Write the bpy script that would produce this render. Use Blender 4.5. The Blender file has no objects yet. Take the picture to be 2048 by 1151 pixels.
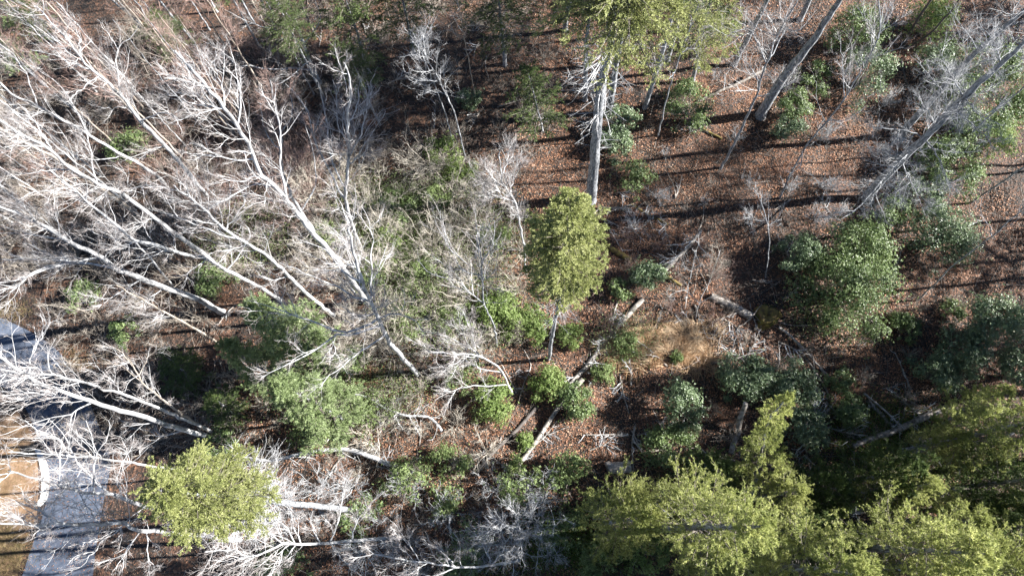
import bpy, math
import numpy as np
from mathutils import Matrix, Vector

# ------------------------------------------------------------------ scene, camera, light
S = bpy.context.scene
C = S.collection
F, CX, CY, CAMH = 1365.0, 1024.0, 575.5, 50.0
NADIR = (1066.0, 1050.0)
dn = np.array([(NADIR[0]-CX)/F, -(NADIR[1]-CY)/F, -1.0]); dn /= np.linalg.norm(dn)
zc = -dn
xc = np.array([1.0, 0, 0]) - zc[0]*zc; xc /= np.linalg.norm(xc)
yc = np.cross(zc, xc)
ROT = np.array([xc, yc, zc])            # camera coordinates -> world coordinates
CAM = np.array([0.0, 0.0, CAMH])

cam = bpy.data.cameras.new('camera')
cam.sensor_width = 36.0
cam.lens = 36.0*F/2048.0
cam.clip_start = 0.1
cam.clip_end = 2000
camo = bpy.data.objects.new('camera', cam)
C.objects.link(camo)
M4 = Matrix([[float(ROT[r][c]) for c in range(3)]+[float(CAM[r])] for r in range(3)]+[[0, 0, 0, 1]])
camo.matrix_world = M4
S.camera = camo

SUN_EL, SUN_AZ = math.radians(31), math.radians(5)      # azimuth measured from +x towards +y
w = bpy.data.worlds.new('World'); S.world = w; w.use_nodes = True
nt = w.node_tree
sky = nt.nodes.new('ShaderNodeTexSky'); sky.sky_type = 'NISHITA'; sky.sun_disc = False
sky.sun_elevation = SUN_EL; sky.sun_rotation = math.radians(90)-SUN_AZ
sky.altitude = 900; sky.air_density = .6; sky.dust_density = .2
bgn = nt.nodes['Background']; nt.links.new(sky.outputs[0], bgn.inputs[0]); bgn.inputs[1].default_value = 0.05
sun = bpy.data.lights.new('sun', 'SUN'); sun.energy = 5.0; sun.angle = math.radians(0.5); sun.color = (1.0, 0.965, 0.92)
suno = bpy.data.objects.new('sun', sun); C.objects.link(suno)
sd = Vector((math.cos(SUN_EL)*math.cos(SUN_AZ), math.cos(SUN_EL)*math.sin(SUN_AZ), math.sin(SUN_EL)))
suno.rotation_euler = sd.to_track_quat('Z', 'Y').to_euler()
S.view_settings.view_transform = 'Standard'
S.view_settings.look = 'None'
S.view_settings.exposure = 1.8
S.view_settings.gamma = 1.0
S.cycles.max_bounces = 6
S.cycles.diffuse_bounces = 1

# ------------------------------------------------------------------ geometry helpers
def ray(px, py):
    d = np.array([(px-CX)/F, -(py-CY)/F, -1.0])
    return ROT @ d

def at(px, py, z=0.0):                   # the point at height z seen at that place of the photograph
    d = ray(px, py)
    return CAM + d*((z-CAMH)/d[2])

def gz(x, y):
    a = np.clip((np.asarray(x)+24)/8, 0, 1)
    return a*(0.16*np.sin(x*.31+1)*np.cos(y*.27)+.10*np.sin(x*.83+y*.55)+.06*np.sin(x*1.7-y*1.3))

def on_ground(px, py):
    p = at(px, py, 0); 
    return at(px, py, float(gz(p[0], p[1])))

def unit(v):
    return v/np.maximum(np.linalg.norm(v, axis=-1, keepdims=True), 1e-9)

class MB:
    def __init__(s): s.v = []; s.f = []; s.n = 0
    def quads(s, v, f):
        s.v.append(v.reshape(-1, 3)); s.f.append(f.reshape(-1, 4)+s.n); s.n += v.reshape(-1, 3).shape[0]
    def tubes(s, P, R, sides=3):
        P = np.asarray(P, float); R = np.asarray(R, float)
        N, K, _ = P.shape
        if N == 0: return
        T = np.empty_like(P); T[:, 1:-1] = P[:, 2:]-P[:, :-2]; T[:, 0] = P[:, 1]-P[:, 0]; T[:, -1] = P[:, -1]-P[:, -2]
        T = unit(T)
        ax = np.eye(3)[np.argmin(np.abs(T.mean(1)), axis=1)][:, None, :]
        A = unit(np.cross(T, np.broadcast_to(ax, T.shape))); B = np.cross(T, A)
        th = np.arange(sides)*2*math.pi/sides
        ring = (A[:, :, None, :]*np.cos(th)[None, None, :, None]+B[:, :, None, :]*np.sin(th)[None, None, :, None])*R[:, :, None, None]
        V = P[:, :, None, :]+ring
        n = np.arange(N)[:, None, None]*K*sides; k = np.arange(K-1)[None, :, None]*sides
        j = np.arange(sides)[None, None, :]; j2 = (j+1) % sides
        Fq = np.stack([n+k+j, n+k+j2, n+k+sides+j2, n+k+sides+j], axis=-1)
        s.quads(V, Fq)
    def caps(s, P, R, sides):            # closing discs (as quads folded to the centre) for one thick tube end
        pass
    def leaves(s, pos, d, nrm, L, W):
        d = unit(d); side = unit(np.cross(nrm, d)); n2 = np.cross(d, side)
        L = np.broadcast_to(L, pos.shape[:1])[:, None]; W = np.broadcast_to(W, pos.shape[:1])[:, None]
        V = np.stack([pos, pos+d*L*.5+side*W*.5+n2*W*.12, pos+d*L, pos+d*L*.5-side*W*.5+n2*W*.12], axis=1)
        N = len(pos)
        s.quads(V, np.arange(4*N).reshape(N, 4))
    def mesh(s, name, mat, smooth=False):
        me = bpy.data.meshes.new(name)
        V = np.concatenate(s.v).astype(np.float32); Q = np.concatenate(s.f).astype(np.int32)
        me.vertices.add(len(V)); me.vertices.foreach_set('co', V.ravel())
        me.loops.add(Q.size); me.loops.foreach_set('vertex_index', Q.ravel())
        me.polygons.add(len(Q)); me.polygons.foreach_set('loop_start', np.arange(0, Q.size, 4, dtype=np.int32))
        me.polygons.foreach_set('use_smooth', np.full(len(Q), smooth))
        me.update(calc_edges=True)
        me.materials.append(mat)
        return me
    def obj(s, name, mat, parent=None, smooth=False):
        o = bpy.data.objects.new(name, s.mesh(name, mat, smooth)); C.objects.link(o)
        if parent is not None: o.parent = parent
        return o

def tag(o, label=None, cat=None, group=None, kind=None):
    if label: o['label'] = label
    if cat: o['category'] = cat
    if group: o['group'] = group
    if kind: o['kind'] = kind
    return o

def thing(name, label, cat, loc, group=None):
    o = bpy.data.objects.new(name, None); C.objects.link(o); o.location = [float(a) for a in loc]
    o.empty_display_size = .3
    return tag(o, label, cat, group)

def copy_thing(root, loc, rz, sc, label=None, group=None):
    r = root.copy(); C.objects.link(r); r.location = [float(a) for a in loc]; r.rotation_euler = (0, 0, rz); r.scale = sc
    if label: r['label'] = label
    if group: r['group'] = group
    elif 'group' in r and label: del r['group']
    for ch in root.children:
        c = ch.copy(); C.objects.link(c); c.parent = r
        for g in ch.children:
            d = g.copy(); C.objects.link(d); d.parent = c
    return r

def resample(P, R, K, wob=0, rng=None):
    P = np.asarray(P, float); R = np.asarray(R, float)
    n = len(P)
    d = np.r_[0, np.cumsum(np.linalg.norm(np.diff(P, axis=0), axis=1))]
    # Catmull-Rom through the points
    Q = []; D = []
    for i in range(n-1):
        p0 = P[max(i-1, 0)]; p1 = P[i]; p2 = P[i+1]; p3 = P[min(i+2, n-1)]
        for t in np.linspace(0, 1, 6, endpoint=(i == n-2)):
            Q.append(.5*((2*p1)+(p2-p0)*t+(2*p0-5*p1+4*p2-p3)*t*t+(3*p1-p0-3*p2+p3)*t**3)); D.append(d[i]+(d[i+1]-d[i])*t)
    Q = np.array(Q); D = np.array(D); s = np.linspace(0, d[-1], K)
    out = np.stack([np.interp(s, D, Q[:, k]) for k in range(3)], 1)
    if wob:
        wv = rng.normal(0, wob, out.shape); wv[0] = 0; wv[-1] = 0
        out += wv
    return out, np.interp(s, d, R)

def grow(P, R, n, L, ang, up, rs, K, rng, t0=.25, wig=.18, taper=.5, tipf=.4, out=None):
    N, Kp, _ = P.shape
    idx = np.repeat(np.arange(N), n); M = len(idx)
    t = rng.uniform(t0, 1, M); f = t*(Kp-1)*.9999; i = f.astype(int); fr = (f-i)[:, None]
    pos = P[idx, i]*(1-fr)+P[idx, i+1]*fr
    tan = unit(P[idx, i+1]-P[idx, i]); r = R[idx, i]*(1-fr[:, 0])+R[idx, i+1]*fr[:, 0]
    pr = rng.normal(size=(M, 3)); pr -= (pr*tan).sum(1)[:, None]*tan; pr = unit(pr)
    a = (ang*rng.uniform(.7, 1.25, M))[:, None]
    d = unit(np.cos(a)*tan+np.sin(a)*pr)
    plen = np.linalg.norm(np.diff(P, axis=1), axis=2).sum(1)
    ln = (np.broadcast_to(L, (N,)) if out is None else L*plen)[idx]*(1-taper*t)*rng.uniform(.5, 1.25, M)
    seg = (ln/(K-1))[:, None]
    Q = np.empty((M, K, 3)); Q[:, 0] = pos
    for k in range(1, K):
        d = unit(d+rng.normal(0, wig, (M, 3))+np.array([0, 0, up]))
        Q[:, k] = Q[:, k-1]+d*seg
    r0 = np.minimum(r*.65, rs)*np.clip(ln/np.median(ln), .5, 1.3) if M else r
    RR = r0[:, None]*np.linspace(1, tipf, K)[None]
    return Q, RR

# ------------------------------------------------------------------ materials
def mat_base(name):
    m = bpy.data.materials.new(name); m.use_nodes = True
    n = m.node_tree; b = n.nodes['Principled BSDF']
    return m, n, b

def ramp(n, fac, stops):
    r = n.nodes.new('ShaderNodeValToRGB'); e = r.color_ramp.elements
    while len(e) < len(stops): e.new(.5)
    for k, (p, c) in enumerate(stops): e[k].position = p; e[k].color = (*c, 1)
    n.links.new(fac, r.inputs[0]); return r.outputs[0]

def bark(name, c1, c2, c3=None, scale=3.0, rough=.75):
    m, n, b = mat_base(name)
    geo = n.nodes.new('ShaderNodeNewGeometry')
    mp = n.nodes.new('ShaderNodeMapping'); mp.inputs['Scale'].default_value = (1, 1, .35)
    n.links.new(geo.outputs['Position'], mp.inputs[0])
    no = n.nodes.new('ShaderNodeTexNoise'); no.inputs['Scale'].default_value = scale; no.inputs['Detail'].default_value = 5
    n.links.new(mp.outputs[0], no.inputs[0])
    st = [(.3, c1), (.62, c2)]
    if c3: st = [(.28, c3), (.42, c1), (.66, c2)]
    col = ramp(n, no.outputs[0], st)
    oi = n.nodes.new('ShaderNodeNewGeometry'); h = n.nodes.new('ShaderNodeHueSaturation')
    mr = n.nodes.new('ShaderNodeMapRange'); mr.inputs[3].default_value = .5; mr.inputs[4].default_value = 1.25
    n.links.new(geo.outputs['Random Per Island'], mr.inputs[0]); n.links.new(mr.outputs[0], h.inputs['Value'])
    n.links.new(col, h.inputs['Color']); n.links.new(h.outputs[0], b.inputs['Base Color'])
    b.inputs['Roughness'].default_value = rough
    bp = n.nodes.new('ShaderNodeBump'); bp.inputs['Strength'].default_value = .5; bp.inputs['Distance'].default_value = .05
    n.links.new(no.outputs[0], bp.inputs['Height']); n.links.new(bp.outputs[0], b.inputs['Normal'])
    return m

def foliage(name, stops, trans=.35, rough=.5, nscale=.8, spec=.4):
    m, n, b = mat_base(name)
    geo = n.nodes.new('ShaderNodeNewGeometry')
    no = n.nodes.new('ShaderNodeTexNoise'); no.inputs['Scale'].default_value = nscale; no.inputs['Detail'].default_value = 3
    n.links.new(geo.outputs['Position'], no.inputs[0])
    mx = n.nodes.new('ShaderNodeMath'); mx.operation = 'MULTIPLY_ADD'; mx.inputs[1].default_value = .55
    n.links.new(geo.outputs['Random Per Island'], mx.inputs[0])
    m2 = n.nodes.new('ShaderNodeMath'); m2.operation = 'MULTIPLY_ADD'; m2.inputs[1].default_value = .9; m2.inputs[2].default_value = -.22
    n.links.new(no.outputs[0], m2.inputs[0]); n.links.new(m2.outputs[0], mx.inputs[2])
    col = ramp(n, mx.outputs[0], stops)
    n.links.new(col, b.inputs['Base Color']); b.inputs['Roughness'].default_value = rough
    b.inputs['Specular IOR Level'].default_value = spec
    tr = n.nodes.new('ShaderNodeBsdfTranslucent'); n.links.new(col, tr.inputs[0])
    ms = n.nodes.new('ShaderNodeMixShader'); ms.inputs[0].default_value = trans
    o = n.nodes['Material Output']
    n.links.new(b.outputs[0], ms.inputs[1]); n.links.new(tr.outputs[0], ms.inputs[2]); n.links.new(ms.outputs[0], o.inputs[0])
    return m

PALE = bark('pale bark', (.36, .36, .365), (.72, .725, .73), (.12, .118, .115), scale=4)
PALETWIG = bark('pale twig', (.29, .285, .285), (.68, .68, .68))
FINETWIG = bark('fine twig', (.19, .155, .145), (.52, .475, .455))
FINEGREY = bark('fine grey twig', (.20, .20, .21), (.46, .46, .47))
TAN = bark('tan bark', (.34, .29, .24), (.52, .46, .40), (.22, .18, .15))
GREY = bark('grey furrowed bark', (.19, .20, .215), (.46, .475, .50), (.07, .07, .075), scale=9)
GREYTWIG = bark('grey dead twig', (.34, .35, .36), (.66, .67, .68))
BOUGH = bark('bough bark', (.13, .11, .09), (.24, .21, .18))
DARK = bark('dark bark', (.07, .06, .055), (.14, .12, .11))
REDTWIG = bark('reddish twig', (.22, .14, .12), (.38, .27, .23))
PALEBRUSH = bark('pale brush twig', (.26, .22, .17), (.66, .61, .52))
BRUSH = bark('brush twig', (.17, .14, .11), (.46, .41, .35))
LOGW = bark('weathered log wood', (.17, .145, .12), (.40, .36, .32), (.06, .05, .04), scale=5)
PALELOG = bark('bleached log wood', (.26, .23, .20), (.52, .48, .44), (.08, .065, .05), scale=5)
MOSSLOG = bark('mossy log wood', (.13, .09, .03), (.26, .20, .05), (.07, .05, .035), scale=4)
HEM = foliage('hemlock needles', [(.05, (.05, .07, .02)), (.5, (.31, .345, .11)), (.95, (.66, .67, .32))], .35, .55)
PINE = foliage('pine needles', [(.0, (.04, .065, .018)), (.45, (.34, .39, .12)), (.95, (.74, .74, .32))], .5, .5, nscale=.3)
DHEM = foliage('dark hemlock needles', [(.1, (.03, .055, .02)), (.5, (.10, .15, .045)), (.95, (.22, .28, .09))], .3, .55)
LAUREL = foliage('laurel leaves', [(.1, (.04, .07, .025)), (.5, (.15, .22, .075)), (.95, (.38, .47, .20))], .25, .38, spec=.6)
HOLLY = foliage('blue green leaves', [(.1, (.04, .07, .035)), (.5, (.14, .205, .095)), (.95, (.40, .49, .28))], .2, .35, spec=.7)
LIME = foliage('bright green leaves', [(.1, (.10, .16, .03)), (.5, (.22, .31, .09)), (.95, (.48, .56, .24))], .4, .45)
PALEGREEN = foliage('pale green leaves', [(.05, (.06, .09, .025)), (.5, (.19, .26, .09)), (.95, (.46, .55, .26))], .35, .45)
SOFT = foliage('soft green pine needles', [(.0, (.07, .11, .035)), (.5, (.32, .41, .18)), (.95, (.62, .70, .44))], .4, .5)
STRAW = foliage('dry straw', [(.1, (.45, .26, .13)), (.5, (.72, .50, .30)), (.95, (.86, .72, .52))], .3, .6)
LITTER = foliage('fallen leaves', [(.05, (.06, .028, .018)), (.35, (.25, .108, .055)), (.65, (.54, .275, .155)), (.95, (.84, .60, .42))], .15, .55, nscale=.5)
TURF = foliage('grass blades', [(.1, (.10, .11, .03)), (.5, (.30, .22, .10)), (.95, (.48, .36, .20))], .3, .6)
MOSS = foliage('low green leaves', [(.1, (.04, .07, .015)), (.5, (.12, .18, .03)), (.95, (.24, .30, .06))], .3, .6)

def ground_mat():
    m, n, b = mat_base('leaf litter')
    geo = n.nodes.new('ShaderNodeNewGeometry')
    vo = n.nodes.new('ShaderNodeTexVoronoi'); vo.inputs['Scale'].default_value = 7; n.links.new(geo.outputs['Position'], vo.inputs[0])
    sep = n.nodes.new('ShaderNodeSeparateColor'); n.links.new(vo.outputs['Color'], sep.inputs[0])
    no = n.nodes.new('ShaderNodeTexNoise'); no.inputs['Scale'].default_value = .35; no.inputs['Detail'].default_value = 6
    n.links.new(geo.outputs['Position'], no.inputs[0])
    a = n.nodes.new('ShaderNodeMath'); a.operation = 'MULTIPLY_ADD'; a.inputs[1].default_value = .5
    n.links.new(sep.outputs[0], a.inputs[0])
    s2 = n.nodes.new('ShaderNodeMath'); s2.operation = 'MULTIPLY_ADD'; s2.inputs[1].default_value = 1.1; s2.inputs[2].default_value = -.32
    n.links.new(no.outputs[0], s2.inputs[0]); n.links.new(s2.outputs[0], a.inputs[2])
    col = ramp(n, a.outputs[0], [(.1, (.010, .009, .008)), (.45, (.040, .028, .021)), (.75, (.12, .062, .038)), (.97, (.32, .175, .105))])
    n.links.new(col, b.inputs['Base Color']); b.inputs['Roughness'].default_value = .8
    bp = n.nodes.new('ShaderNodeBump'); bp.inputs['Strength'].default_value = .8; bp.inputs['Distance'].default_value = .06
    n.links.new(vo.outputs['Distance'], bp.inputs['Height']); n.links.new(bp.outputs[0], b.inputs['Normal'])
    return m
def simple_noise(name, c1, c2, scale, rough=.85, det=6):
    m, n, b = mat_base(name)
    geo = n.nodes.new('ShaderNodeNewGeometry')
    no = n.nodes.new('ShaderNodeTexNoise'); no.inputs['Scale'].default_value = scale; no.inputs['Detail'].default_value = det
    n.links.new(geo.outputs['Position'], no.inputs[0])
    n.links.new(ramp(n, no.outputs[0], [(.3, c1), (.7, c2)]), b.inputs['Base Color']); b.inputs['Roughness'].default_value = rough
    bp = n.nodes.new('ShaderNodeBump'); bp.inputs['Strength'].default_value = .4; bp.inputs['Distance'].default_value = .02
    n.links.new(no.outputs[0], bp.inputs['Height']); n.links.new(bp.outputs[0], b.inputs['Normal'])
    return m
def asphalt_cracks(m):
    n = m.node_tree; b = n.nodes['Principled BSDF']; src = b.inputs['Base Color'].links[0].from_socket
    geo = n.nodes.new('ShaderNodeNewGeometry'); no = n.nodes.new('ShaderNodeTexNoise'); no.inputs['Scale'].default_value = .7; no.inputs['Detail'].default_value = 5
    n.links.new(geo.outputs['Position'], no.inputs[0]); mv = n.nodes.new('ShaderNodeMixRGB'); mv.inputs[0].default_value = .12
    n.links.new(geo.outputs['Position'], mv.inputs[1]); sc = n.nodes.new('ShaderNodeVectorMath'); sc.operation = 'SCALE'; sc.inputs['Scale'].default_value = 20
    n.links.new(no.outputs['Color'], sc.inputs[0]); n.links.new(sc.outputs[0], mv.inputs[2])
    vo = n.nodes.new('ShaderNodeTexVoronoi'); vo.feature = 'DISTANCE_TO_EDGE'; vo.inputs['Scale'].default_value = .35; n.links.new(mv.outputs[0], vo.inputs[0])
    f = ramp(n, vo.outputs['Distance'], [(.006, (.25, .25, .25)), (.016, (1, 1, 1))]); mu = n.nodes.new('ShaderNodeMixRGB'); mu.blend_type = 'MULTIPLY'; mu.inputs[0].default_value = .7
    n.links.new(src, mu.inputs[1]); n.links.new(f, mu.inputs[2])
    big = n.nodes.new('ShaderNodeTexNoise'); big.inputs['Scale'].default_value = .25; big.inputs['Detail'].default_value = 6; n.links.new(geo.outputs['Position'], big.inputs[0])
    m2 = n.nodes.new('ShaderNodeMixRGB'); m2.blend_type = 'MULTIPLY'; m2.inputs[0].default_value = 1
    n.links.new(mu.outputs[0], m2.inputs[1]); n.links.new(ramp(n, big.outputs[0], [(.35, (.6, .6, .62)), (.6, (1, 1, 1))]), m2.inputs[2]); n.links.new(m2.outputs[0], b.inputs['Base Color'])
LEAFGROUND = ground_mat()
ASPHALT = simple_noise('worn asphalt', (.07, .09, .13), (.14, .165, .215), 3)
asphalt_cracks(ASPHALT)
CONCRETE = simple_noise('pale concrete', (.55, .53, .50), (.78, .76, .72), 2)
LAWN = simple_noise('dormant lawn', (.17, .10, .055), (.38, .25, .155), 1.1)
VERGE = simple_noise('mossy verge', (.06, .045, .025), (.20, .125, .07), .9)

# ------------------------------------------------------------------ the setting
gx = np.linspace(-75, 75, 301); gy = np.linspace(-45, 75, 241)
X, Y = np.meshgrid(gx, gy)
V = np.stack([X, Y, gz(X, Y)], -1)
J, I = np.meshgrid(np.arange(300), np.arange(240)); a = I*301+J
mb = MB(); mb.quads(V, np.stack([a, a+1, a+302, a+301], -1))
far = np.array([[-400, -400, -.35], [400, -400, -.35], [400, 400, -.35], [-400, 400, -.35]], float)
mb.quads(far, np.array([[0, 1, 2, 3]]))
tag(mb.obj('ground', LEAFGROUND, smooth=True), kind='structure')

def strip(pa, pb, z, name, mat, K=40):
    A, _ = resample([at(*p) for p in pa], np.zeros(len(pa)), K); B, _ = resample([at(*p) for p in pb], np.zeros(len(pb)), K)
    mb = MB(); U = 8
    V = A[:, None]*(1-np.linspace(0, 1, U))[None, :, None]+B[:, None]*np.linspace(0, 1, U)[None, :, None]
    V[..., 2] = z
    J, I = np.meshgrid(np.arange(U-1), np.arange(K-1)); q = I*U+J
    mb.quads(V, np.stack([q, q+1, q+U+1, q+U], -1))
    return mb.obj(name, mat)
RR_ = [(-260, 560), (-60, 612), (0, 634), (90, 680), (150, 742), (198, 850), (222, 920), (208, 1000), (192, 1100), (178, 1240), (160, 1420)]
RL_ = [(-300, 730), (-90, 742), (-10, 765), (45, 805), (78, 880), (97, 940), (94, 995), (80, 1050), (58, 1110), (20, 1240), (-10, 1420)]
tag(strip(RL_, RR_, .03, 'road', ASPHALT), kind='structure')
tag(strip([(-420, 800), (-200, 805), (-80, 815), (-60, 880), (-60, 960), (-70, 1030)], [(-300, 736), (-90, 748), (-12, 771), (60, 860), (77, 950), (74, 1030)], .018, 'lawn', LAWN), kind='structure')
tag(strip([(-420, 1030), (-300, 1150), (-300, 1420)], [(74, 1030), (40, 1130), (-20, 1420)], .018, 'verge', VERGE), kind='structure')
tag(strip([(70, 898), (79, 925), (84, 960), (80, 995), (68, 1010)], [(80, 898), (95, 925), (100, 960), (96, 995), (82, 1012)], .045, 'gutter', CONCRETE), kind='structure')

# ------------------------------------------------------------------ traced bare trees
def closest_z(d, b):                      # height where the sight line passes nearest to the vertical through b
    dh = d[:2]; t = np.dot(b[:2]-CAM[:2], dh)/max(np.dot(dh, dh), 1e-9)
    return CAM[2]+t*d[2]

def trace_trunk(pts, H=None, zs=None):
    base = on_ground(*pts[0]); P = [base-np.array([0, 0, .15])]; z = base[2]
    for i, p in enumerate(pts[1:], 1):
        d = ray(*p)
        z2 = zs[i] if zs else closest_z(d, base)
        z = float(np.clip(z2, z+.25, 34)); P.append(CAM+d*((z-CAMH)/d[2]))
    if H and P[-1][2] < H:
        g = unit(P[-1]-P[max(0, len(P)-4)]); g = unit(g*np.array([.6, .6, 1])+np.array([0, 0, .35]))
        n = max(1, int((H-P[-1][2])/3)); st = (H-P[-1][2])/n/g[2]
        for _ in range(n): P.append(P[-1]+g*st)
    return base, np.array(P)

def trace_limb(pts, T, TR, slope):
    d0 = ray(*pts[0]); best = None
    for k in range(len(T)):
        v = T[k]-CAM; t = np.dot(v, d0)/np.dot(d0, d0); e = np.linalg.norm(v-t*d0)
        if best is None or e < best[0]: best = (e, k)
    k = best[1]; P = [T[k]]; z = T[k][2]
    for p in pts[1:]:
        d = ray(*p); zz = z
        for _ in range(6):
            q = CAM+d*((zz-CAMH)/d[2]); hd = np.linalg.norm((q-P[-1])[:2]); zz = min(z+slope*hd, z+3.0)
        z = zz; P.append(CAM+d*((z-CAMH)/d[2]))
    return np.array(P), TR[k]

def bare_tree(label, trunk, limbs=(), r0=.2, H=None, slope=.45, seed=1, bark_m=PALE, twig_m=PALETWIG, zs=None, dens=1.0,
              name='bare_tree', cat='bare tree', group=None, start=.42, l1=3.8, up=.13, rtip=.02, twr=1.0, ang=.66):
    rng = np.random.default_rng(seed)
    base, P = trace_trunk(trunk, H, zs)
    L = np.linalg.norm(np.diff(P, axis=0), axis=1).sum(); K = max(12, int(L*1.6))
    prof = np.linspace(0, 1, len(P)); R = r0*.76*(1-.92*prof**.85)+rtip*prof
    T, TR = resample(P, R, K, .03, rng); TR[0] *= 1.35
    if len(TR) > 2: TR[1] *= 1.08
    t = thing(name, label, cat, base, group)
    mb = MB(); mb.tubes((T-base)[None], TR[None], 8); mb.obj('trunk', bark_m, t, True)
    par = [resample(T[int(K*start):], TR[int(K*start):], 12)]
    for lp in limbs:
        Q, ra = trace_limb(lp, T, TR, slope)
        ln = np.linalg.norm(np.diff(Q, axis=0), axis=1).sum()
        rr = np.linspace(min(ra*.7, .018+ln*.0085), .009, len(Q))
        Q, rr = resample(Q, rr, 12, .035, rng)
        mb = MB(); mb.tubes((Q-base)[None], rr[None], 6); mb.obj('limb', bark_m, t, True)
        par.append((Q, rr))
    PP = np.array([p[0] for p in par])-base; RR = np.array([p[1] for p in par])
    mb = MB()
    n1 = np.full(len(par), max(3, int(8*dens))); n1[0] = max(4, int(22*dens*(1-start)+4))
    ln = np.linalg.norm(np.diff(PP, axis=1), axis=2).sum(1)
    A, AR = grow(PP, RR, n1, np.minimum(l1, .24*ln+1.0), ang, up*.6, .015*twr, 8, rng, .12, .13, .45)
    B, BR = grow(A, AR, max(3, int(6*dens)), .58, .62, up, .0085*twr, 5, rng, .15, .24, .4, out=1)
    D, DR = grow(B, BR, 5, .6, .7, up, .0068*twr, 4, rng, .15, .26, .4, .5, out=1)
    E, ER = grow(D, DR, 3, .65, .7, up, .0058*twr, 3, rng, .15, .26, .4, .6, out=1)
    mb.tubes(A, AR, 4); mb.tubes(B, BR, 3); cr = mb.obj('crown', twig_m, t)
    mb = MB(); mb.tubes(D, DR, 3); mb.tubes(E, ER, 3)
    mb.obj('twigs', {'pale twig': FINETWIG, 'grey dead twig': FINEGREY}.get(twig_m.name, twig_m), cr)
    return t, T, base

bare_tree('pale forking bare tree over the centre thicket, trunk foot beside the leaf litter clearing',
 [(835,748),(806,715),(778,682),(757,637),(740,602),(725,565),(712,520),(700,470),(690,430)],
 [[(740,602),(695,585),(663,568),(615,547),(560,525)], [(752,628),(709,630),(680,605)], [(764,650),(705,670),(674,668),(639,693),(604,714),(563,731),(521,755)],
  [(757,637),(700,662),(653,655),(618,641),(576,627),(535,613),(495,600)], [(768,668),(748,686),(715,707),(688,731),(663,748),(639,776)],
  [(740,602),(743,575),(740,533),(743,495),(740,450),(722,411)], [(735,590),(722,575),(715,529),(690,480),(655,450)], [(725,565),(690,545),(650,500),(600,480)],
  [(757,637),(790,625),(830,640),(850,670)]], r0=.24, seed=11, dens=1.35)
bare_tree('tall pale bare tree running from the centre thicket towards the top left corner',
 [(735,605),(681,529),(639,481),(608,443),(576,404),(548,372),(520,345),(500,295),(448,215),(410,170),(375,129),(348,101)],
 [[(445,219),(410,212),(382,205),(334,188)], [(448,222),(400,226),(348,243)], [(497,318),(469,320),(417,309),(365,306)], [(417,177),(368,160),(334,153)],
  [(448,215),(448,188),(434,146),(431,104)], [(480,255),(481,195),(473,149),(462,104)], [(548,372),(500,372),(450,400),(420,410)], [(576,404),(560,330),(563,271),(549,209),(552,184)],
  [(520,345),(470,362),(430,352)]], r0=.26, seed=12, dens=1.2, H=22)
bare_tree('white bare tree with a straight trunk in the upper left and forked snag limb',
 [(425,405),(386,358),(334,295),(278,240),(257,209),(240,188),(209,160),(181,136),(153,104),(129,73)],
 [[(240,188),(236,160),(235,139),(236,97),(262,75),(275,58)], [(209,160),(172,168),(139,200)], [(257,209),(225,216),(195,214)], [(190,140),(150,130),(110,110),(60,100)],
  [(165,118),(160,80),(140,45)], [(334,295),(300,300),(250,320)], [(278,240),(330,225),(365,245)]], r0=.22, seed=13, dens=1.3, H=22)
bare_tree('pale bare tree whose long straight trunk crosses the left edge below the green pine tops',
 [(340,380),(320,358),(278,327),(243,309),(174,268),(132,243),(70,209),(21,188),(0,165)],
 [[(174,268),(150,220),(120,170),(60,130)], [(132,243),(90,220),(50,240),(0,230)], [(70,209),(60,170),(35,120),(0,112)], [(243,309),(190,320),(140,300)]], r0=.2, seed=14, dens=1.1, H=23)
bare_tree('broad trunked tan bare tree ending in a dark hollow left of the centre thicket',
 [(300,447),(285,436),(208,380),(174,355),(118,320),(50,285),(0,255)], [[(174,355),(120,360),(60,350),(10,352)], [(118,320),(90,290),(60,230)]], r0=.23, seed=15, dens=.9, H=22, bark_m=TAN)
bare_tree('tall white bare tree with narrow trunk between tan trunk and reddish brush',
 [(430,525),(414,512),(365,477),(313,439),(243,387),(195,368),(139,334),(97,299),(35,261),(0,240)],
 [[(139,334),(90,340),(30,350)], [(195,368),(180,300),(170,240)], [(97,299),(80,260),(50,230),(20,225)], [(313,439),(270,455),(240,460)], [(243,387),(290,370),(330,375)]], r0=.25, seed=16, dens=1.3, H=23)
bare_tree('largest white bare tree at the left edge with three heavy limbs spreading over the road',
 [(445,623),(382,592),(330,575),(278,554),(226,533),(202,512),(160,495),(115,467),(83,449),(35,425),(0,415)],
 [[(226,533),(195,529),(139,522),(87,519),(0,519),(-60,520)], [(195,529),(108,529),(52,554),(0,566),(-50,580)], [(195,529),(120,529),(60,550),(30,575),(0,600)], [(130,477),(115,477),(70,470),(0,465)],
  [(83,449),(60,425),(35,401),(0,370)], [(278,554),(240,585),(200,600),(160,605)], [(202,512),(230,490),(232,460)], [(330,575),(290,600),(235,610)]], r0=.31, seed=17, dens=1.45, H=24)
bare_tree('slender white bare tree rising left from behind the light green pine, forked midway',
 [(560,600),(514,571),(452,540),(417,519),(348,502),(295,484),(271,481),(223,443),(184,411),(149,380),(100,340)],
 [[(417,519),(380,540),(372,560)], [(348,502),(320,500),(290,460),(285,420)], [(271,481),(240,500),(200,495)], [(452,540),(500,470),(480,440)]], r0=.2, seed=18, dens=1.1, H=20)
bare_tree('thin straight bare pole tree between the heavy limbed tree and the dark brush', [(345,570),(337,561),(309,526),(278,491),(243,456),(209,432),(170,400)], [[(309,526),(290,535),(262,530)]], r0=.12, seed=19, dens=.8, H=15)
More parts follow.
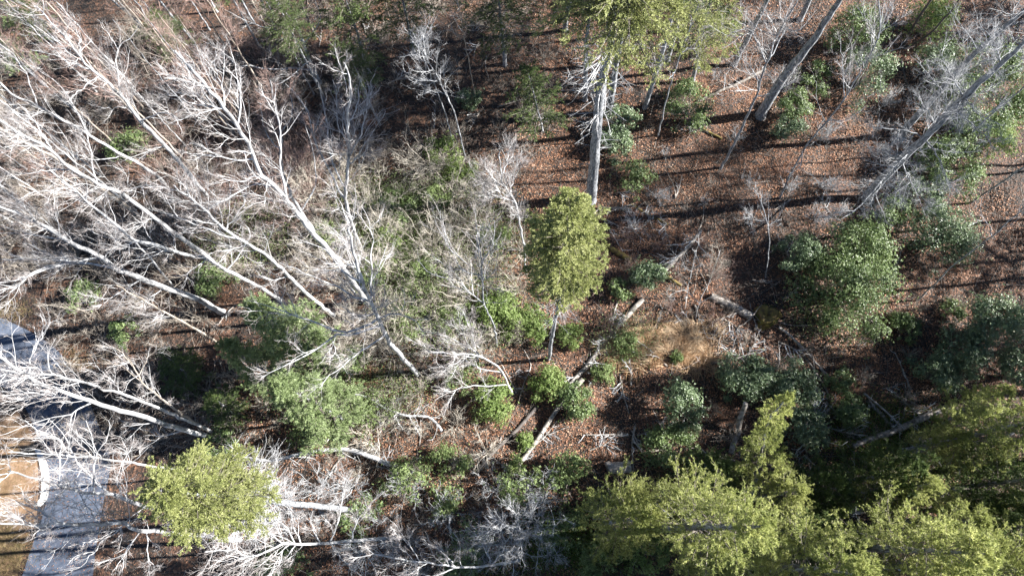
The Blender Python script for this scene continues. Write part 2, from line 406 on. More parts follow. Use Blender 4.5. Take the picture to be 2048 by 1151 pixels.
bare_tree('tan bare trunk emerging beside the left side of the light green pine', [(445,690),(438,686),(393,658),(351,635),(300,606),(250,580)], [[(351,635),(300,640),(265,650)]], r0=.16, seed=20, dens=.9, H=14, bark_m=TAN)
bare_tree('pale bare tree arching across the reddish brush with two crossing upper limbs',
 [(667,630),(615,589),(580,554),(535,512),(500,490),(445,456),(410,418),(380,395),(348,370)],
 [[(487,481),(417,460),(382,443),(348,425),(330,390)], [(500,490),(460,500),(435,530)], [(445,456),(480,420),(500,380)], [(410,418),(380,400),(355,405)], [(580,554),(540,560),(500,545)]], r0=.2, seed=21, dens=1.25, H=20)
bare_tree('heavy white bare tree above the road with limbs reaching the left edge',
 [(430,876),(376,861),(313,842),(244,820),(195,806),(150,792),(115,778),(80,767),(52,750),(0,715)],
 [[(150,792),(98,788),(49,783),(0,783),(-50,784)], [(115,778),(70,767),(0,757)], [(180,804),(171,809),(139,827),(91,837),(0,870)], [(313,842),(270,850),(247,850)], [(376,861),(320,872),(300,862),(247,848)], [(80,767),(30,735),(0,700)],
  [(52,755),(60,720),(95,650),(97,635)]], r0=.25, seed=22, start=.55, dens=1.0, H=23)
bare_tree('slim white bare tree rising just above the heavy one over the road', [(437,873),(401,851),(348,830),(295,805),(244,788),(195,771),(139,757),(104,750),(50,744),(0,738)],
 [[(244,788),(220,760),(190,730)], [(139,757),(100,740),(97,700),(110,690)], [(104,750),(60,760),(0,765)]], r0=.16, seed=23, start=.55, dens=.9, H=21)
bare_tree('short grey bare tree with tangled top beside the dark green shrubs over the brush', [(437,873),(383,840),(348,816),(313,788),(293,774),(270,735),(255,715)],
 [[(293,774),(240,730),(170,725)], [(280,750),(300,710),(330,690)], [(270,735),(240,700),(215,690)]], r0=.13, seed=24, start=.5, dens=.9, bark_m=TAN)
bare_tree('white bare tree spreading flat over the road corner, trunk hidden by the yellow green hemlock',
 [(470,1015),(400,1016),(330,1017),(285,1012),(240,990),(216,987),(174,987),(132,976),(87,962),(17,941)],
 [[(216,987),(185,955),(150,917),(129,872),(101,840)], [(150,917),(120,880),(75,860),(50,840)], [(185,955),(190,920),(215,870),(217,840)], [(174,987),(163,994),(178,1020),(195,1042)], [(132,976),(110,1000),(90,1020),(60,1040)],
  [(240,990),(235,950),(270,920),(300,890)]], r0=.2, seed=25, dens=1.0, H=20)
bare_tree('white bare tree with a level limb across the lower left corner, sprays below',
 [(480,1080),(400,1070),(313,1063),(278,1060),(244,1046),(174,1049),(132,1046),(70,1049),(0,1046)],
 [[(115,1039),(77,1018),(35,1001),(10,997)], [(278,1063),(250,1102),(243,1143)], [(289,1067),(296,1108),(313,1136)], [(200,1047),(163,994),(150,960)], [(244,1046),(210,1080),(180,1110),(165,1130)], [(174,1049),(140,1060),(125,1090),(100,1105)],
  [(70,1049),(40,1035),(0,1020)], [(313,1063),(345,1040),(330,1000)]], r0=.2, seed=26, dens=1.15, H=20)
bare_tree('thin white bare branchy tree crossing the asphalt above the pale gutter', [(420,948),(320,934),(244,922),(205,917),(139,910),(70,906),(17,903)], [[(205,917),(180,890),(150,860)]], r0=.11, seed=27, dens=.7, H=17)
bare_tree('small grey bare tree with a forked crown by the centre light green bush',
 [(994,693),(987,648),(969,609),(964,554),(962,512),(952,450)], [[(966,606),(931,575),(900,557),(865,547),(834,519)], [(964,560),(940,530),(900,500),(870,440)], [(962,520),(985,490),(990,440)], [(964,554),(925,540),(890,470),(880,420)]],
 r0=.09, seed=28, dens=1.1, bark_m=GREY)
bare_tree('pale bare sapling with a brushy fan of twigs left of the centre hemlock',
 [(1053,548),(1045,477),(1031,408),(1010,375),(1000,340),(1000,300)], [[(1010,375),(980,350),(960,310)], [(1015,385),(1030,340),(1045,300)], [(1031,408),(990,390),(950,395)], [(1005,355),(1015,320),(1020,285)], [(1020,395),(975,370),(945,340)]],
 r0=.11, seed=29, dens=1.5, l1=2.2)
bare_tree('low arching white bare tree bending left beside the two bright bushes',
 [(1026,786),(1018,773),(1000,738),(966,714),(938,707),(900,707),(850,700)], [[(966,714),(945,700),(920,648),(917,623)], [(1000,738),(962,738),(930,720),(880,745)], [(966,714),(930,690),(890,670),(850,665)], [(1018,773),(970,772),(935,771),(893,788),(870,800)],
  [(938,707),(900,730),(860,735)]], r0=.12, seed=30, dens=1.4, zs=[0,.7,2.2,3.6,4.6,5.4,6.0])
bare_tree('clump of upright white bare stems with candelabra tops against dark shade, left of middle',
 [(724,503),(702,443),(691,390),(698,313),(695,243),(702,174),(688,125)],
 [[(691,393),(681,386),(656,334),(632,285),(615,226),(590,184),(570,167)], [(698,330),(709,320),(743,268),(771,222)], [(675,370),(667,330),(653,243),(639,174)], [(695,243),(715,210),(720,160)], [(697,290),(675,250),(672,190),(665,160)],
  [(698,313),(725,260),(735,200),(730,165)]], r0=.22, seed=31, dens=1.35, start=.4, slope=.9)
bare_tree('bare tree with twin white stems and reddish tips left of the candelabra clump',
 [(640,480),(600,420),(587,400),(563,334),(563,271),(549,209),(540,160)], [[(587,400),(535,355),(510,310)], [(563,271),(585,230),(580,190)], [(563,300),(530,260),(520,200)], [(600,420),(630,370),(625,300),(610,250)]], r0=.2, seed=32, dens=1.4, slope=.8, twig_m=REDTWIG)
bare_tree('bare tree at the top edge with a blue shaded trunk and white limbs sweeping left',
 [(640,165),(632,149),(615,111),(594,52),(580,17),(570,-20)], [[(600,94),(563,63),(500,45),(450,20)], [(625,140),(590,136),(545,139),(500,132),(480,132),(441,101),(400,80)], [(594,52),(560,10),(540,-20)], [(605,80),(640,40),(625,-10)], [(590,136),(565,165),(545,172)]],
 r0=.22, seed=33, dens=1.3, H=22)
bare_tree('bare tree near the bottom with blue grey crown left of the leaf litter bank',
 [(800,1075),(730,1078),(664,1084),(590,1088),(563,1088),(500,1112),(467,1098)],
 [[(590,1088),(566,1046),(510,1018),(485,1000)], [(664,1084),(678,1036),(688,976),(700,950)], [(600,1085),(580,1022),(590,973)], [(640,1084),(620,1040),(640,990)], [(590,1088),(560,1130),(530,1155)], [(664,1084),(695,1126),(723,1150)], [(700,1080),(720,1030),(770,980)],
  [(563,1088),(520,1060),(470,1050)]], r0=.16, seed=34, dens=1.5, H=15, zs=[0,2.5,5,7.5,9,11,12.5])
bare_tree('bare tree along the bottom edge with a pale feathery limb pointing left',
 [(1040,1120),(984,1128),(918,1133),(848,1124),(796,1116),(744,1106)], [[(848,1124),(820,1090),(790,1050),(780,1040)], [(984,1128),(960,1080),(930,1050)], [(918,1133),(880,1100),(840,1080)], [(984,1128),(1010,1090),(1000,1050)], [(918,1133),(870,1150),(820,1145)]],
 r0=.12, seed=35, dens=1.4, zs=[0,3.5,6,8,9.5,10.5])
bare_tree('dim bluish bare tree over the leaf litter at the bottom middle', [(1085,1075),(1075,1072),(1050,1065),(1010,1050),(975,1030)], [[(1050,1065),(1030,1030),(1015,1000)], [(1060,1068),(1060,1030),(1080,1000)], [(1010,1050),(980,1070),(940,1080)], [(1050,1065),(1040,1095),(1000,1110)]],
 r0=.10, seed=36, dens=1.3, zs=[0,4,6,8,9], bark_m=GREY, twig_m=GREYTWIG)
bare_tree('bare tree with white twiggy crown over leaf litter beside the wide dark trunk',
 [(1441,337),(1476,271),(1510,195),(1531,132),(1556,70),(1594,3)], [[(1531,132),(1500,60),(1460,70),(1450,85)], [(1540,110),(1570,60),(1560,35),(1520,30)], [(1556,70),(1520,60),(1480,20)], [(1510,195),(1560,180),(1600,150)], [(1520,165),(1490,120),(1460,110)], [(1570,50),(1600,60),(1620,30)]],
 r0=.15, seed=37, dens=1.3, start=.45, bark_m=GREY, H=19)
bare_tree('massive dark trunked bare tree leaning out at the top right with a wide shaded trunk', [(1520,232),(1556,170),(1590,125),(1620,90),(1650,45),(1680,0),(1700,-40)], [[(1680,0),(1720,-40),(1760,-60)]], r0=.55, seed=38, dens=.9, start=.7, bark_m=GREY, H=24)
bare_tree('crooked slim bare tree over the leaf litter between the holly bushes',
 [(1560,396),(1608,299),(1674,219),(1715,153),(1757,76),(1757,0)], [[(1690,195),(1685,130),(1680,70)], [(1757,76),(1740,50),(1710,10)], [(1608,299),(1600,330),(1580,350)], [(1757,76),(1775,40),(1790,0)], [(1650,245),(1690,240),(1730,215)]], r0=.10, seed=39, dens=1.0, bark_m=GREY, H=17)
bare_tree('huge dead grey tree leaning to the right edge with dense broken twigs',
 [(1735,400),(1743,382),(1802,320),(1854,271),(1934,188),(1997,132),(2048,83)],
 [[(1854,271),(1800,260),(1740,255)], [(1870,255),(1850,215),(1830,180)], [(1802,320),(1760,300),(1725,290)], [(1934,188),(1900,150),(1880,100)], [(1934,188),(1960,230),(2010,250)], [(1854,271),(1880,320),(1900,380)], [(1802,320),(1830,380),(1850,430)],
  [(1770,350),(1740,390),(1700,430),(1668,442)], [(1997,132),(1990,90),(1960,50)], [(1820,305),(1790,340),(1790,400)], [(1900,220),(1960,260),(1990,300)]],
 r0=.56, seed=40, dens=2.0, start=.1, bark_m=GREY, twig_m=GREYTWIG, H=24, ang=1.1, up=.02, slope=.2)
bare_tree('thinner dead grey tree parallel to and behind the huge one at top right', [(1800,275),(1823,243),(1882,181),(1952,104),(2048,21)],
 [[(1882,181),(1850,140),(1820,110)], [(1952,104),(1930,60),(1900,20)], [(1882,181),(1930,180),(1970,200)]], r0=.42, seed=41, dens=1.3, start=.2, bark_m=GREY, twig_m=GREYTWIG, H=23, ang=1.1, up=.02, slope=.2)
bare_tree('thin dead pole leaning right just below the huge dead tree', [(1905,300),(1931,278),(1986,226),(2048,174)], [], r0=.11, seed=42, dens=.9, bark_m=GREY, twig_m=GREYTWIG, H=18)
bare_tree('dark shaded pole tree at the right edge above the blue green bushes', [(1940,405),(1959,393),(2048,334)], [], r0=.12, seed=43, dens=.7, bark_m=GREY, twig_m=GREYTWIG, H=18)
bare_tree('long thin smooth pole tree leaning right, yellow moss at its foot in litter', [(1834,602),(1870,567),(1913,526),(1986,470),(2048,418)], [[(1986,470),(1970,440),(1940,450)]], r0=.085, seed=44, dens=.5, start=.6, bark_m=GREY, H=18)
bare_tree('dark forked tree at the top right edge, left fork', [(1806,90),(1820,65),(1834,42),(1861,0),(1880,-30)], [], r0=.22, seed=45, dens=.5, bark_m=DARK, start=.7, H=14)
bare_tree('dark forked tree at the top right edge, right fork curving over leaves', [(1810,92),(1837,83),(1860,66),(1882,45),(1917,3),(1940,-30)], [], r0=.17, seed=46, dens=.5, bark_m=DARK, start=.7, H=13)
bare_tree('thin grey sapling in the shaded litter below the crooked slim tree', [(1533,555),(1538,495),(1536,450),(1520,400),(1505,375)], [[(1536,450),(1560,430),(1570,400)]], r0=.06, seed=47, dens=.6, bark_m=GREY)
bare_tree('very thin pale sapling right of the fallen birch log', [(1372,595),(1382,545),(1393,498),(1396,470)], [], r0=.045, seed=48, dens=.5, l1=1.2)
bare_tree('thin grey sapling standing in litter left of the wide dark trunk', [(1317,271),(1330,209),(1348,146),(1375,70),(1400,0)], [[(1348,146),(1335,160),(1325,155)], [(1360,110),(1380,95),(1395,110)]], r0=.09, seed=49, dens=.7, bark_m=GREY, H=17, start=.5)
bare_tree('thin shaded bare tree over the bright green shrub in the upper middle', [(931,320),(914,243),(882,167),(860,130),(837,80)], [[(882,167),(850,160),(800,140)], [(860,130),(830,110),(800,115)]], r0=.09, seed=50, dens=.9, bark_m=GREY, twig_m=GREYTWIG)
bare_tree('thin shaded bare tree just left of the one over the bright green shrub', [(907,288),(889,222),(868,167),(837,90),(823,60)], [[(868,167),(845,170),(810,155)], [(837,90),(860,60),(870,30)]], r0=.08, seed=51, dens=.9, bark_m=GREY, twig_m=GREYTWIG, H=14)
bare_tree('straight thin sapling left of the first hemlock bough in the upper middle', [(953,209),(947,175),(941,139),(925,60),(918,10)], [], r0=.07, seed=52, dens=.7, bark_m=TAN, H=15)
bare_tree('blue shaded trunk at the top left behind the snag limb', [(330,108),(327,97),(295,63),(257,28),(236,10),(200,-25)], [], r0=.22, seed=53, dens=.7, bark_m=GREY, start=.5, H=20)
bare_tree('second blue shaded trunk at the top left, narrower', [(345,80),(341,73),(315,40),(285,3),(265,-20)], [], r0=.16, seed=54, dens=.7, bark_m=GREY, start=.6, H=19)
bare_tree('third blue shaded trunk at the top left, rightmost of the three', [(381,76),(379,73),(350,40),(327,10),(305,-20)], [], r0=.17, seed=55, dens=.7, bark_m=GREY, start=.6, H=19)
bare_tree('thin pale sapling in the green brush below the bright round shrub', [(960,745),(952,700),(940,660),(925,620)], [[(940,660),(915,655),(890,640)]], r0=.06, seed=56, dens=1.2, zs=[0,2.5,4.5,6])
bare_tree('bare grey sapling in front of the evergreen clump at the centre right', [(1390,640),(1400,600),(1420,560),(1440,500)], [[(1400,600),(1370,580),(1340,590)], [(1400,600),(1430,590),(1460,600)]], r0=.05, seed=57, dens=1.2, zs=[0,1.5,3,4.5], twig_m=BRUSH)

# ------------------------------------------------------------------ conifers
def conifer(label, trunk, rc, cs=.35, seed=1, r0=.25, H=None, mat=HEM, zs=None, nb=90, name='hemlock_tree', cat='hemlock', group=None,
            pine=False, dead=30, dens=1.0, off=(0, 0), leaf=1.0, bark_m=GREY, deadL=2.2, flat=False, rnd=False, dlo=.12, dth=1.0):
    rng = np.random.default_rng(seed)
    base, P = trace_trunk(trunk, H, zs)
    prof = np.linspace(0, 1, len(P)); R = r0*(1-.93*prof)+.012
    L = np.linalg.norm(np.diff(P, axis=0), axis=1).sum(); K = max(14, int(L*1.5))
    T, TR = resample(P, R, K, .02, rng); TR[0] *= 1.3
    T = T-base
    t = thing(name, label, cat, base, group)
    mb = MB(); mb.tubes(T[None], TR[None], 8); mb.obj('trunk', bark_m, t, True)
    # live boughs
    u = np.sort(rng.uniform(0, 1, nb)); tt = cs+(1-cs)*u
    f = tt*(K-1)*.999; i = f.astype(int); fr = (f-i)[:, None]
    pos = T[i]*(1-fr)+T[i+1]*fr
    az = np.arange(nb)*2.399+rng.normal(0, .4, nb)
    shape = np.clip(np.minimum(1, (u+.10)/.22)*(1-u)**.58*1.05+.06, .08, 1)
    if rnd: shape = np.clip(np.sin(np.clip(u*.80+.17, 0, 1)*3.14)**.6, .3, 1)
    if pine: shape = np.clip((1-u)**.5*rng.uniform(.55, 1.1, nb), .15, 1)
    ln = rc*shape*rng.uniform(.72, 1.12, nb)
    el = (.10+.75*u) if not pine else (.25+.7*u)
    if flat: el = .1+.3*u
    d = np.stack([np.cos(az)*np.cos(el), np.sin(az)*np.cos(el), np.sin(el)], -1)
    KB = 8; Q = np.empty((nb, KB, 3)); Q[:, 0] = pos; dd = d.copy()
    for k in range(1, KB):
        dd = unit(dd+rng.normal(0, .07, (nb, 3))+np.array([0, 0, -.045 if not pine else .05])); Q[:, k] = Q[:, k-1]+dd*(ln/(KB-1))[:, None]
    QR = (.006+.008*ln)[:, None]*np.linspace(1, .3, KB)[None]
    mb = MB(); mb.tubes(Q, QR, 4)
    nl = np.maximum(4, (ln*(6.5 if not pine else 5.0)*dens)).astype(int)
    B, BR = grow(Q, QR, nl, np.minimum(.32*ln+.25, 1.5), .85, -.01, .009, 5, rng, .12 if not pine else .38, .13, .55, .4)
    if not pine:
        # press side twigs towards the plane of their bough
        par = np.repeat(Q[:, -1, 2]*.5+Q[:, 0, 2]*.5, nl); B[:, :, 2] = B[:, :1, 2]+(B[:, :, 2]-B[:, :1, 2])*.45
    mb.tubes(B, BR, 3)
    mb.obj('bough', BOUGH, t)
    # needle sprays
    mb = MB(); nper = int((26 if not pine else 14)*dens)
    PB = np.concatenate([B, ])
    idx = np.repeat(np.arange(len(PB)), nper); M = len(idx)
    tq = rng.uniform(.05, 1, M)*(PB.shape[1]-1)*.999; i = tq.astype(int); fr = (tq-i)[:, None]
    pp = PB[idx, i]*(1-fr)+PB[idx, i+1]*fr; tn = unit(PB[idx, i+1]-PB[idx, i])
    if not pine:
        sd = rng.normal(0, .75, (M, 3)); sd[:, 2] *= .45
        dv = unit(tn+sd); nm = unit(np.array([0, 0, 1.0])+rng.normal(0, .8, (M, 3)))
        mb.leaves(pp, dv, nm, rng.uniform(.07, .19, M)*leaf, rng.uniform(.022, .045, M)*leaf)
    else:
        for q in range(3):
            dv = unit(tn*.9+rng.normal(0, .6, (M, 3))+np.array([0, 0, .25])); nm = unit(rng.normal(0, 1, (M, 3))+np.array([0, 0, .6]))
            mb.leaves(pp, dv, nm, rng.uniform(.12, .19, M)*leaf, rng.uniform(.022, .04, M)*leaf)
    mb.obj('crown', mat, t)
    if dead:
        u = rng.uniform(0, 1, dead)**.7*(cs+.08-dlo)+dlo; f = u*(K-1); i = f.astype(int); fr = (f-i)[:, None]
        pos = T[i]*(1-fr)+T[i+1]*fr; az = rng.uniform(0, 6.28, dead); el = rng.uniform(-.1, .25, dead)
        d = np.stack([np.cos(az)*np.cos(el), np.sin(az)*np.cos(el), np.sin(el)], -1)
        ln = rng.uniform(.3, 1, dead)**1.4*deadL*np.clip(u/cs*1.1, .35, 1); Q = np.empty((dead, 6, 3)); Q[:, 0] = pos
        for k in range(1, 6):
            d = unit(d+rng.normal(0, .09, (dead, 3))+np.array([0, 0, .02])); Q[:, k] = Q[:, k-1]+d*(ln/5)[:, None]
        QR = dth*(.007+.007*ln)[:, None]*np.linspace(1, .3, 6)[None]
        mb = MB(); mb.tubes(Q, QR, 4)
        B, BR = grow(Q, QR, np.maximum(2, (ln*3.2).astype(int)), .4*ln, .7, 0, .007, 4, rng, .3)
        D, DR = grow(B, BR, 2, .5, .7, 0, .006, 3, rng, .3, out=1)
        mb.tubes(B, BR, 3); mb.tubes(D, DR, 3)
        mb.obj('dead_branch', PALE, t)
    return t

conifer('small yellow green hemlock standing alone at the centre with white dead lower branches',
 [(1097,717),(1104,675),(1115,616),(1122,575),(1130,519),(1137,455),(1140,412)], 1.95, cs=.64, dlo=.38, dth=.6, seed=61, leaf=.8, r0=.13, nb=180, dens=1.7, rnd=True, dead=150, deadL=1.9, bark_m=GREY)
conifer('yellow green hemlock at the lower left near the road, white dead boughs behind',
 [(700,1018),(620,1010),(540,1002),(450,992),(370,985),(320,980)], 1.9, cs=.68, dlo=.5, dth=.75, seed=62, leaf=.6, r0=.2, nb=190, dens=2.0, rnd=True, dead=260, deadL=2.8, bark_m=GREY)
conifer('tall hemlock at the top centre with a long bare grey trunk bristling with dead stubs',
 [(1181,400),(1185,360),(1189,313),(1198,209),(1209,139),(1222,87),(1240,20),(1252,-40)], 5.0, cs=.79, seed=63, r0=.44, nb=150, dens=1.15, H=27, dead=170, deadL=3.6, dth=1.5, mat=HEM)
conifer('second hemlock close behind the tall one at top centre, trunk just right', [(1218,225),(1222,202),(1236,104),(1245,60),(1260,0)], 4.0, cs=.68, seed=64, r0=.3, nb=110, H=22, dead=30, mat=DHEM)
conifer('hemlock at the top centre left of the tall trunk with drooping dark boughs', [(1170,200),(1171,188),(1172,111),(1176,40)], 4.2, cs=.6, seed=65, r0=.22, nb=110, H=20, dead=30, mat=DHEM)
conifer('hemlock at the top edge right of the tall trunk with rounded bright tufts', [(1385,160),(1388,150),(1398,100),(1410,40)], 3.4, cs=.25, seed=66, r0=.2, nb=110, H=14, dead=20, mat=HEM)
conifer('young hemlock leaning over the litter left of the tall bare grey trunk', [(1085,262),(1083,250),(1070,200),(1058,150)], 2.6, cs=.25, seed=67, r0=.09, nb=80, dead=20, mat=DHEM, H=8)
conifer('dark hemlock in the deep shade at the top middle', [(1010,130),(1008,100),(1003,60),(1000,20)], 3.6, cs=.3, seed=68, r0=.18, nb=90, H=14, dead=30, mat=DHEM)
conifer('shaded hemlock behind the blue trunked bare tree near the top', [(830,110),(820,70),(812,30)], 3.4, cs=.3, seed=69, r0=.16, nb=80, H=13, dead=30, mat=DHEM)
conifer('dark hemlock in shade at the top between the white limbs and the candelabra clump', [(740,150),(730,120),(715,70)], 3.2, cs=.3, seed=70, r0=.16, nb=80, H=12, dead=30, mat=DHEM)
conifer('pale green pine top at the left end of the top edge', [(140,75),(100,50),(60,30),(30,15)], 3.2, cs=.4, seed=71, r0=.2, nb=70, H=12, dead=10, mat=SOFT, pine=True, name='pine_tree', cat='pine')
conifer('pale green pine at the left edge under the white branches', [(90,170),(55,140),(25,115)], 2.4, cs=.3, seed=72, r0=.15, nb=60, H=8, dead=10, mat=SOFT, pine=True, name='pine_tree', cat='pine')
# light green pines of the left centre
conifer('soft light green pine behind the white limbs left of centre, upper of the pair', [(650,725),(590,680),(525,625)], 3.2, cs=.2, seed=73, r0=.12, nb=170, H=14, dead=0, mat=SOFT, pine=True, name='pine_tree', cat='pine', dens=1.25)
conifer('soft light green pine behind the white limbs left of centre, lower of the pair', [(690,840),(620,800),(555,765)], 3.1, cs=.2, seed=74, r0=.12, nb=170, H=12, dead=0, mat=SOFT, pine=True, name='pine_tree', cat='pine', dens=1.25)
conifer('small light green pine on the left flank of the soft green pair', [(560,760),(510,730),(450,690)], 2.4, cs=.2, seed=75, r0=.1, nb=110, dead=0, mat=SOFT, pine=True, name='pine_tree', cat='pine', dens=1.1)
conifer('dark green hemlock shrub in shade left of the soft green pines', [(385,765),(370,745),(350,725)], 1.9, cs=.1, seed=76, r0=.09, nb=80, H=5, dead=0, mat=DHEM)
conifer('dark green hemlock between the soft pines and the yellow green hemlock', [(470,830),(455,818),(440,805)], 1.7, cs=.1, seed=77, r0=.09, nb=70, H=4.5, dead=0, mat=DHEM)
# pines of the lower right
pp = dict(name='pine_tree', cat='pine', pine=True, mat=PINE, dens=.95)
conifer('narrow yellow green pine plume pointing up just right of the broken pale trunk', [(1500,1010),(1512,960),(1525,900),(1535,845)], 2.1, cs=.25, seed=81, r0=.15, nb=120, H=15, dead=10, **pp)
conifer('broad yellow green pine at the lower middle right over the grey log', [(1330,1052),(1400,1052),(1470,1052),(1520,1052)], 4.4, cs=.3, seed=82, r0=.26, nb=140, H=16, dead=20, **pp)
conifer('sparse green pine in front of the hollow log at the bottom middle', [(1200,1045),(1235,1042),(1270,1038)], 3.6, cs=.3, seed=83, r0=.16, nb=90, H=11, dead=20, zs=[0,5,9], **pp)
conifer('bright yellow pine crown near the bottom edge, left of the darkest gap', [(1480,1128),(1540,1132),(1610,1136)], 4.2, cs=.4, seed=84, r0=.28, nb=130, H=18, dead=10, **pp)
conifer('yellow green pine crown behind the ridge of the lower right corner', [(1640,1090),(1720,1094),(1800,1098),(1860,1100)], 4.3, cs=.4, seed=85, r0=.28, nb=130, H=18, dead=10, **pp)
conifer('olive pine crown at the right end of the bottom edge', [(1800,1130),(1880,1140),(1960,1148),(2010,1155)], 4.0, cs=.4, seed=86, r0=.28, nb=120, H=17, dead=10, **pp)
conifer('olive green pine at the right edge above the corner, tops catching sun', [(1830,900),(1880,890),(1930,875),(1975,862)], 3.4, cs=.3, seed=87, r0=.24, nb=120, H=15, dead=10, **pp)
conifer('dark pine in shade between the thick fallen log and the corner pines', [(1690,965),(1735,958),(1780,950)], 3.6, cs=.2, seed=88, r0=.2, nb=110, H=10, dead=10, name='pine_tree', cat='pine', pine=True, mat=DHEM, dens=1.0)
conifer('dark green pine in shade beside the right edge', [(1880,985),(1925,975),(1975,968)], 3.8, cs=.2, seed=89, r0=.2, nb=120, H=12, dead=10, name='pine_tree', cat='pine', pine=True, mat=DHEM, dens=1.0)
conifer('young pine with a lit top right of the thick fallen log', [(1885,850),(1905,835),(1925,820)], 2.0, cs=.15, seed=90, r0=.1, nb=80, H=8, dead=0, **pp)
conifer('lit green pine tip at the right edge below the dark gap', [(2000,880),(2030,860),(2055,845)], 2.6, cs=.2, seed=91, r0=.15, nb=90, H=12, dead=0, **pp)

# tall evergreens standing just outside the right side of the frame: their shade falls across it
HANDLES = [('snag limb', 260, 75), ('straight white trunk', 300, 270), ('white limbs at the left edge', 60, 480), ('tan hollow trunk', 290, 440), ('reddish brush', 430, 330), ('candelabra stems', 690, 280),
 ('twin white stems', 563, 300), ('top edge white limbs', 520, 130), ('soft green pines', 560, 700), ('dark hemlock shrub', 350, 725), ('road bend', 120, 720), ('heavy white road tree', 330, 845), ('yellow green hemlock', 400, 985),
 ('round yellow green bush', 780, 482), ('forked pale tree', 740, 602), ('small grey forked tree', 965, 580), ('brushy pale sapling', 1005, 350), ('bright upper shrubs', 900, 315), ('centre hemlock', 1130, 500), ('lime green bush', 1005, 622),
 ('heavy pale tree foot', 835, 748), ('arched fallen trunk', 780, 815), ('long pale fallen tree', 650, 900), ('arching white tree', 970, 735), ('lower fallen log', 1085, 860), ('glossy green bush', 1042, 968), ('blue grey crown', 600, 1060),
 ('feathery limb', 860, 1125), ('birch log', 1365, 505), ('root tangle', 1265, 620), ('tall bare grey trunk', 1190, 300), ('mossy sunlit log', 1405, 260), ('wide dark trunk', 1600, 110), ('crooked slim tree', 1640, 260), ('upright green laurel', 1585, 205),
 ('dark forked tree', 1810, 85), ('huge dead tree', 1850, 275), ('thin litter sapling', 1535, 480), ('big right evergreen clump', 1710, 540), ('mossy stump', 1530, 634), ('thin white log', 1612, 702), ('round holly', 1492, 752), ('thick dark-ended log', 1800, 855),
 ('moss patch pole tree', 1834, 602), ('right edge holly', 1998, 650), ('straw grass', 1330, 700), ('dense left holly', 1366, 812), ('pale broken trunk', 1482, 840), ('small shaded trees', 900, 220), ('top middle shade', 780, 90), ('blue shaded trunks', 330, 60),
 ('left edge pine', 40, 130), ('tan trunk by the pines', 395, 660), ('shaded litter patch', 1700, 700), ('sawn hollow log', 1235, 934), ('corner grey log', 1665, 1026), ('corner pines', 1860, 1080), ('bottom edge pine', 1540, 1130), ('left end of the pines', 1400, 1040), ('right corner', 1990, 1000)]
SEEN = {}
def brush_label(kind, px, py, s, grp):
    flat = 'stick' in kind or 'branch' in kind
    px = float(px); py = float(py)
    size = 'low' if s < .84 else ('tall' if s > 1.02 else 'mid sized')
    if flat: size = 'short' if s < .84 else ('long' if s > 1.02 else 'middling')
    h = sorted(HANDLES, key=lambda h: (h[1]-px)**2+(h[2]-py)**2)[0]
    dx, dy = px-h[1], py-h[2]; d = math.hypot(dx, dy)
    an = (math.degrees(math.atan2(-dy, dx))+22.5) % 360
    word = ['right of', 'above right of', 'above', 'above left of', 'left of', 'below left of', 'below', 'below right of'][int(an//45)]
    l = f"{size} {kind} {'close ' if d < 60 else 'farther '}{word} the {h[0]}"
    SEEN[l] = SEEN.get(l, 0)+1
    return l
def find(label):
    return [o for o in C.objects if o.get('label') == label][0]
_pine = find('broad yellow green pine at the lower middle right over the grey log')
_hem = find('hemlock at the top edge right of the tall trunk with rounded bright tufts')
_bt = find('pale bare sapling with a brushy fan of twigs left of the centre hemlock')
rg = np.random.default_rng(5)
for k, (px, py, s, src) in enumerate([(2190,690,1.0,_pine),(2330,760,1.15,_pine),(2420,640,1.2,_hem),(2240,860,1.0,_pine),(2500,480,1.3,_hem),(2260,20,1.25,_hem)]):
    copy_thing(src, on_ground(px, py), rg.uniform(0, 6), (s, s, s), 'tall evergreen beyond the right edge of the wood', 'evergreens beyond the right edge')

rg = np.random.default_rng(15)
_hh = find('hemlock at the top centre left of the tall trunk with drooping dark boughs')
for k, (px, py, s, lab) in enumerate([(1290,215,1.0,'added dark hemlock in the shade between the two top centre trunks and the thin sapling'),(1335,120,1.1,'added hemlock rising at the top edge over the shaded litter'),
      (1468,130,1.1,'added hemlock at the top edge left of the wide dark trunk'),(1600,40,1.15,'added hemlock partly above the frame right of the wide dark trunk'),(1130,60,1.1,'added hemlock hidden in the dark top edge left of the tall grey trunk')]):
    copy_thing(_hh, on_ground(px, py), rg.uniform(0, 6), (s, s, s), lab)  # extra hemlocks, put in to cast shade over the top middle ground
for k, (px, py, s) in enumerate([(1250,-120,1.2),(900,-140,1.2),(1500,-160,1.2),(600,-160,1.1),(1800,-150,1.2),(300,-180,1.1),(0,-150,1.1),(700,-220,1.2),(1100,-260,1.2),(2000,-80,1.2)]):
    copy_thing(_hh, on_ground(px, py), rg.uniform(0, 6), (s, s, s), 'unseen hemlock added beyond the top edge for shade', 'hemlocks beyond the top edge')  # unseen copies around the frame, added to deepen the shade inside it
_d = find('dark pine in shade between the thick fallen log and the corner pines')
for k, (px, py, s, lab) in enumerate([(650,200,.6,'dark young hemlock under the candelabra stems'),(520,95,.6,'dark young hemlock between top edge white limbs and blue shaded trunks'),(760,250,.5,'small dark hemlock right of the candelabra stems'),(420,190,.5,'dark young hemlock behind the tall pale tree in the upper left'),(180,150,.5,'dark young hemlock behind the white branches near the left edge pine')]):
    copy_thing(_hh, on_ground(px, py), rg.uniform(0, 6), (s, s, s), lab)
_y = find('bright yellow pine crown near the bottom edge, left of the darkest gap')
